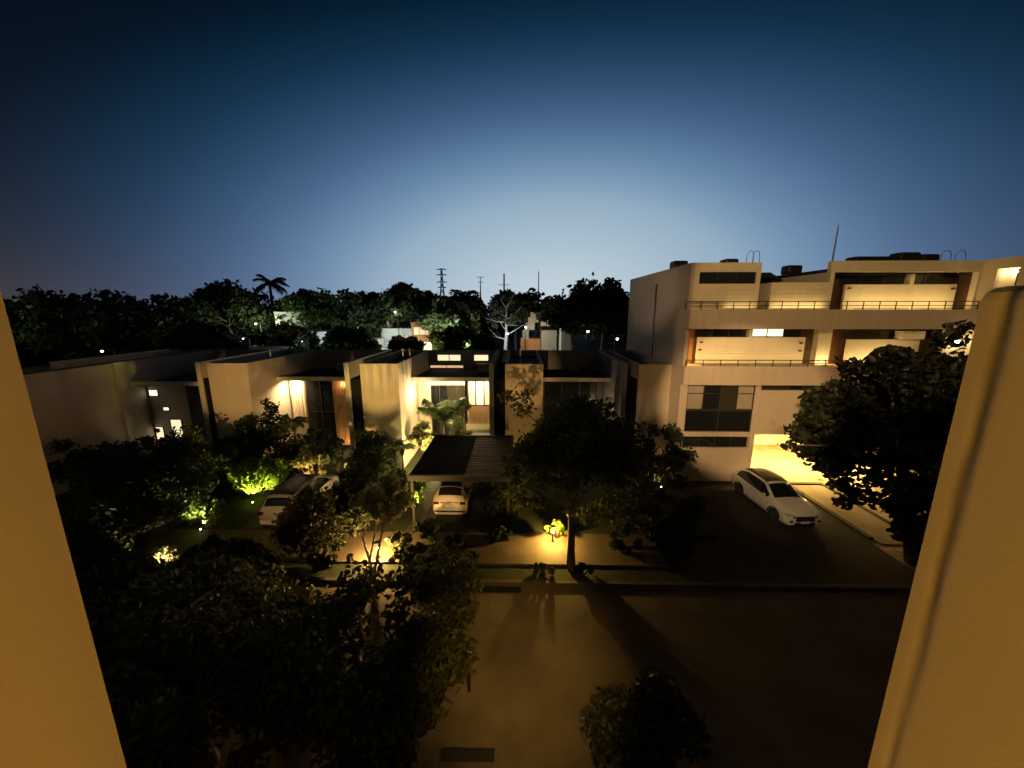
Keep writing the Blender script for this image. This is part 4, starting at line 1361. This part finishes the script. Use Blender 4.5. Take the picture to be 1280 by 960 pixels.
cl = []
for i in range(420):
    x = rnd.uniform(-210, 190)
    y = rnd.uniform(120, 165)
    cl.append((x, y, rnd.uniform(2, 12.5 + 2.2 * math.sin(x * .13) + 1.2 * math.sin(x * .41)), rnd.uniform(2.2, 4.0)))
mass('far_treeline', 'dark far treeline along the horizon behind the houses', cl, 1.7, 30000, 7, 'leaf_dark')
cl = []
for i in range(260):
    x = rnd.uniform(-150, -36)
    y = rnd.uniform(62, 95)
    if x > -60:
        y = rnd.uniform(75, 95)
    cl.append((x, y, rnd.uniform(1, 11.0 + 1.6 * math.sin(x * .21) + (2.0 if x < -112 else 0) + (1.0 if x > -62 else 0)), rnd.uniform(2, 3.4)))
mass('left_woodland', 'dark woodland filling the left middle distance', cl, 1.2, 24000, 9, 'leaf_dark')

# (label, x, y, height, crown radius, leaf, seed)
FT = [
    ('broad dark tree left of the tall coconut palm', -49, 62, 15.0, 6.0, 'leaf_dark', 101),
    ('mid green tree right of the coconut palm', -37, 66, 14.2, 5.0, 'leaf_green', 102),
    ('dark tree with a ragged top between palm and pylon', -25, 62, 14.2, 5.2, 'leaf_dark', 103),
    ('highest dark tree left of the pylon', -17.5, 60, 14.9, 4.6, 'leaf_dark', 104),
    ('dark tree just below the pylon', -11.0, 72, 14.0, 4.4, 'leaf_dark', 105),
    ('pale spreading tree lit beneath the pylon', -10.5, 58, 12.2, 4.0, 'leaf_pale', 106),
    ('green lit tree behind the white trunked tree', -.5, 74, 14.5, 4.6, 'leaf_green', 107),
    ('dark tree right of the white trunked tree', 5.5, 66, 13.2, 4.2, 'leaf_dark', 108),
    ('large black domed tree beside the three storey block', 11.4, 50, 14.6, 5.4, 'leaf_dark', 109),
    ('dark tree filling the gap left of the domed tree', 6.8, 49, 12.3, 3.2, 'leaf_dark', 110),
    ('low leafy tree behind the lit rooftops', -8.0, 46, 8.6, 3.0, 'leaf_green', 111),
    ('small leafy tree left of the stepped tower', -4.6, 48, 7.2, 2.0, 'leaf_olive', 112),
    ('dark tree over the distant pale flat roofs', -22, 48, 8.6, 3.2, 'leaf_dark', 113),
    ('dark tree left of the distant flat roofs', -29, 46, 8.6, 3.4, 'leaf_dark', 114),
    ('dark tree behind the left townhouse roofs', -38, 44, 8.8, 3.6, 'leaf_dark', 115),
    ('dark leafy tree beside the orange lit house', -13.0, 42, 7.6, 1.6, 'leaf_dark', 116),
    ('broad dark tree above the long side wall', -52, 50, 9.6, 4.4, 'leaf_dark', 117),
]
for lb, x, y, h, r, lf, sd in FT:
    h *= .94
    tree('broadleaf_tree', lb, 'tree', (x, y, 0), (x, y, h - r * .72), (r, r * .8, r * .78), 44, r * .34, 6500, .75, sd, lf, .28, group='trees beyond the houses', limb_n=10)

# white trunked floodlit tree
T = Thing('kapok_tree', 'white trunked tree floodlit among dark trees', 'tree', (-2.4, 68, 0))
m = MB()
m.tube([(-2.4, 68, 0), (-2.5, 68, 4), (-2.35, 68, 6.5), (-2.45, 68, 8.6), (-2.2, 68, 11)], [.42, .34, .25, .2, .1], 8)
rn = random.Random(3)
for z, dx, dz in ((5.2, -3.0, 1.4), (6.0, 3.8, 1.5), (7.0, -2.0, 1.2), (7.6, 2.6, .3), (8.8, 3.0, 2.6), (9.2, -3.0, 1.9), (10.6, 1.5, 2.4), (10.9, -1.1, 2.1), (8.2, -3.6, .4)):
    p = Vector((-2.4, 68, z))
    pts = [p]
    for k in range(1, 5):
        p = p + Vector((dx / 4 + rn.uniform(-.22, .22), rn.uniform(-.5, .5), dz / 4 * (.5 + k * .22) + rn.uniform(-.22, .22)))
        pts.append(p)
        if k > 1:
            q = p + Vector((dx * .22 + rn.uniform(-.5, .5), rn.uniform(-.5, .5), rn.uniform(.1, .9)))
            m.tube([p, (p + q) / 2 + Vector((0, 0, rn.uniform(-.12, .12))), q], [.05, .035, .015], 5)
    m.tube(pts, [.14, .11, .08, .055, .02], 6)
T.part('trunk', m, M['palebark'], smooth=True)
cl = clumps((-1.8, 68.8, 9.4), (4.4, 2.2, 3.8), 24, .9, 5, -.6)
T.part('crown', leaf_mesh('crown', clump_points(cl, 2600, 6) - np.array((-2.4, 68, 0)), .38, 8, M['leaf_pale']), None)

palm('coconut_palm', 'tall coconut palm rising above the skyline trees', (-46.5, 70, 0), 15.4, 4.0, 13, 91, 'leaf_dark', .28, .22, up=.45, nl=22, spread=(-.6, .95))
palm('coconut_palm', 'far small palm right of the pylon', (-28, 165, 0), 18.2, 4.6, 9, 92, 'leaf_dark', .3, .5, up=.7, nl=12)
palm('coconut_palm', 'farthest small palm left of the thin pole', (-20, 165, 0), 17.6, 4.0, 9, 93, 'leaf_dark', .3, .5, up=.7, nl=12)

# transmission tower and poles
T = Thing('power_pylon', 'lattice power pylon standing far off against the glow', 'pylon', (-51, 250, 0))
m = MB()
H_, b_ = 37.0, 3.2
for sx in (-1, 1):
    for sy in (-1, 1):
        m.tube([(-51 + sx * b_, 250 + sy * b_, 0), (-51 + sx * .7, 250 + sy * .7, 26), (-51 + sx * .35, 250 + sy * .35, H_)], .22, 4)
for k in range(9):
    z0, z1 = k * 4.1, (k + 1) * 4.1
    w0 = b_ + (0.7 - b_) * min(1, z0 / 26)
    w1 = b_ + (0.7 - b_) * min(1, z1 / 26)
    for sy in (-1, 1):
        m.tube([(-51 - w0, 250 + sy * w0, z0), (-51 + w1, 250 + sy * w1, z1)], .13, 4)
        m.tube([(-51 + w0, 250 + sy * w0, z0), (-51 - w1, 250 + sy * w1, z1)], .13, 4)
T.part('lattice', m, M['steel'])
for z, hw in ((36.6, 3.3), (33.2, 3.6), (28.6, 3.6), (25.2, 3.0)):
    T.part('cross_arm', MB().tube([(-51 - hw, 250, z), (-51, 250, z + .7), (-51 + hw, 250, z)], .2, 4).tube([(-51 - hw, 250, z), (-51 + hw, 250, z)], .16, 4), M['steel'])
T = Thing('power_pylon', 'fainter distant pylon head right of the near one', 'pylon', (-43, 420, 0))
T.part('lattice', MB().tube([(-43, 420, 0), (-43, 420, 47)], [1.2, .35], 4), M['steel'])
T.part('cross_arm', MB().tube([(-47, 420, 46.4), (-39, 420, 46.4)], .3, 4).tube([(-46, 420, 41), (-40, 420, 41)], .3, 4), M['steel'])
T = Thing('utility_pole', 'dark thin pole with a crossbar right of the far palms', 'pole', (-6.0, 150, 0))
T.part('pole', MB().tube([(-6, 150, 0), (-6, 150, 24.6)], [.4, .28], 6), M['steel'])
T.part('crossbar', MB().box(-8.2, -3.8, 149.9, 150.1, 20.2, 20.4), M['steel'])
single('radio_mast', MB().tube([(7.6, 150, 0), (7.6, 150, 25.4)], [.3, .16], 6), M['steel'], 'faint thin mast left of the black domed tree', 'mast')


def far_house(label, x, y, w, d, h, col='farwall', wins=(), roofh=.5, lw='lit_cream'):
    T = Thing('distant_house', label, 'house', (x, y, 0), 'houses beyond the row')
    T.part('wall', MB().box(x - w / 2, x + w / 2, y, y + d, 0, h), M[col])
    T.part('parapet', MB().box(x - w / 2 - .08, x + w / 2 + .08, y - .08, y + d, h, h + roofh * .4), M[col])
    for (a, b, c, e, mt) in wins:
        window(T, x + a, x + b, c, e, y - .07, max(1, int((b - a) / .9)), kinds=[mt] * max(1, int((b - a) / .9)), fw=.06)
    return T


H1 = far_house('cubic white house left of the orange lit house', -19.5, 59, 4.6, 6, 7.4, wins=[(-1.2, .6, 4.2, 5.4, 'glass')])
far_house('narrow white tower by the orange lit house', -21.8, 60, 1.4, 3, 8.9)
H3 = far_house('orange lit house glowing over the townhouse roofs', -15.1, 58, 3.6, 5, 8.4, 'terra', wins=[(-1.5, 1.3, 6.6, 7.9, 'lit_amber'), (-1.6, 1.5, 4.2, 5.6, 'lit_cream')])
H4 = far_house('long low house with a pale lit eave', -30.5, 58, 6.0, 6, 6.9, wins=[(-2.2, -.6, 3.9, 5.0, 'glass')])
H5 = far_house('second low house with a pale lit eave', -24.6, 54, 6.0, 6, 5.9)
H6 = far_house('small grey house low behind the left roofs', -30.2, 44, 5, 5, 5.9)
H7 = far_house('half hidden pale house below the coconut palm', -38.5, 62, 5, 5, 10.0)
H8 = far_house('white house with small bright windows right of the stepped tower', 7.4, 58, 1.6, 4, 8.2, wins=[(-.5, .5, 7.0, 7.6, 'lit_white')])
# stepped tower with terracotta base
T = Thing('stepped_tower', 'stepped pale rooftop with a terracotta base on the horizon', 'building', (1.9, 62, 0))
T.part('base', MB().box(.3, 3.6, 62, 65, 0, 5.7), M['terra'])
T.part('stair', MB().box(.6, 1.6, 62.3, 64, 5.7, 7.2).box(1.1, 2.6, 62.5, 64, 7.2, 8.4).box(1.5, 3.2, 62.6, 64, 8.4, 9.3).box(1.9, 3.3, 62.7, 64, 9.3, 10.1), M['rooftop'])
T.part('side_block', MB().box(3.7, 6.2, 61, 64, 0, 7.2).box(3.6, 6.3, 60.9, 64.1, 7.9, 8.6), M['rooftop'])


def street_lamp(label, x, y, h, power, col, bulb, dim=.16):
    T = Thing('street_lamp', label, 'street lamp', (x, y, 0), 'street lamps beyond the houses')
    T.part('pole', MB().tube([(x, y, 0), (x, y, h), (x, y - .5, h + .25), (x, y - .9, h + .25)], [.07, .05, .04, .04], 6), M['black'])
    T.part('lamp_head', MB().box(x - .12, x + .12, y - 1.3, y - .85, h + .2, h + .32), M['black'])
    T.part('bulb', MB().ball((x, y - 1.1, h + .12), dim, 8, 6), M[bulb])
    T.light('POINT', (x, y - 1.1, h - .1), power, col, .15)


COLD, OLIVE = (.82, .95, 1.0), (.85, 1.0, .62)
street_lamp('lamp lighting the orange house', -15.6, 56.3, 5.0, 2200, (1, .66, .25), 'lit_bulb', .5)
street_lamp('cold lamp in front of the cubic white house', -19.0, 54.5, 5.6, 800, COLD, 'lit_cold')
street_lamp('lamp below the coconut palm', -42.2, 60, 8.2, 1300, OLIVE, 'lit_bulb')
street_lamp('lamp lighting the pale spreading tree', -10.6, 53.5, 7.0, 1700, OLIVE, 'lit_cold')
street_lamp('cold lamp at the foot of the white trunked tree', -2.0, 65.4, 6.4, 650, (.78, .9, 1.0), 'lit_cold')
street_lamp('lamp by the stepped tower', 1.0, 58.5, 7.8, 900, (1, .85, .6), 'lit_bulb')
street_lamp('lamp at the low eaved houses', -28.0, 53.5, 6.4, 1500, COLD, 'lit_cold', .1)
street_lamp('lamp in the trees right of the low eaved houses', -18.6, 57, 10.1, 260, OLIVE, 'lit_cold', .2)
street_lamp('low cold lamp added to light the dark trees over the pale flat roofs', -25.6, 44.2, 6.7, 90, COLD, 'lit_cold', .06)  # this small lamp and the next two are added to light foliage
street_lamp('low warm lamp added to light the leaves right of the orange lit house', -10.4, 43.8, 6.6, 110, (1, .85, .4), 'lit_bulb', .06)
street_lamp('low lamp added to light the leaves left of the stepped tower', -6.2, 45.0, 6.4, 90, OLIVE, 'lit_bulb', .06)
street_lamp('lone lamp left of the domed tree trunk', 8.3, 46, 7.8, 16, (1, .9, .7), 'lit_bulb', .14)
street_lamp('lone lamp under the domed tree', 11.6, 45, 7.0, 14, (1, .95, .8), 'lit_bulb', .15)
street_lamp('lamp glowing low above the long side wall', -40.5, 36, 6.4, 26, (1, .9, .6), 'lit_bulb', .1)
street_lamp('lamp lighting the dark woodland on the left', -66, 61, 6.5, 300, OLIVE, 'lit_bulb', .1)
street_lamp('lamp behind the left woodland edge', -90, 60.5, 9.0, 500, OLIVE, 'lit_bulb', .1)
street_lamp('small lamp over the left townhouse roofs', -37, 50, 6.6, 60, COLD, 'lit_cold', .12)
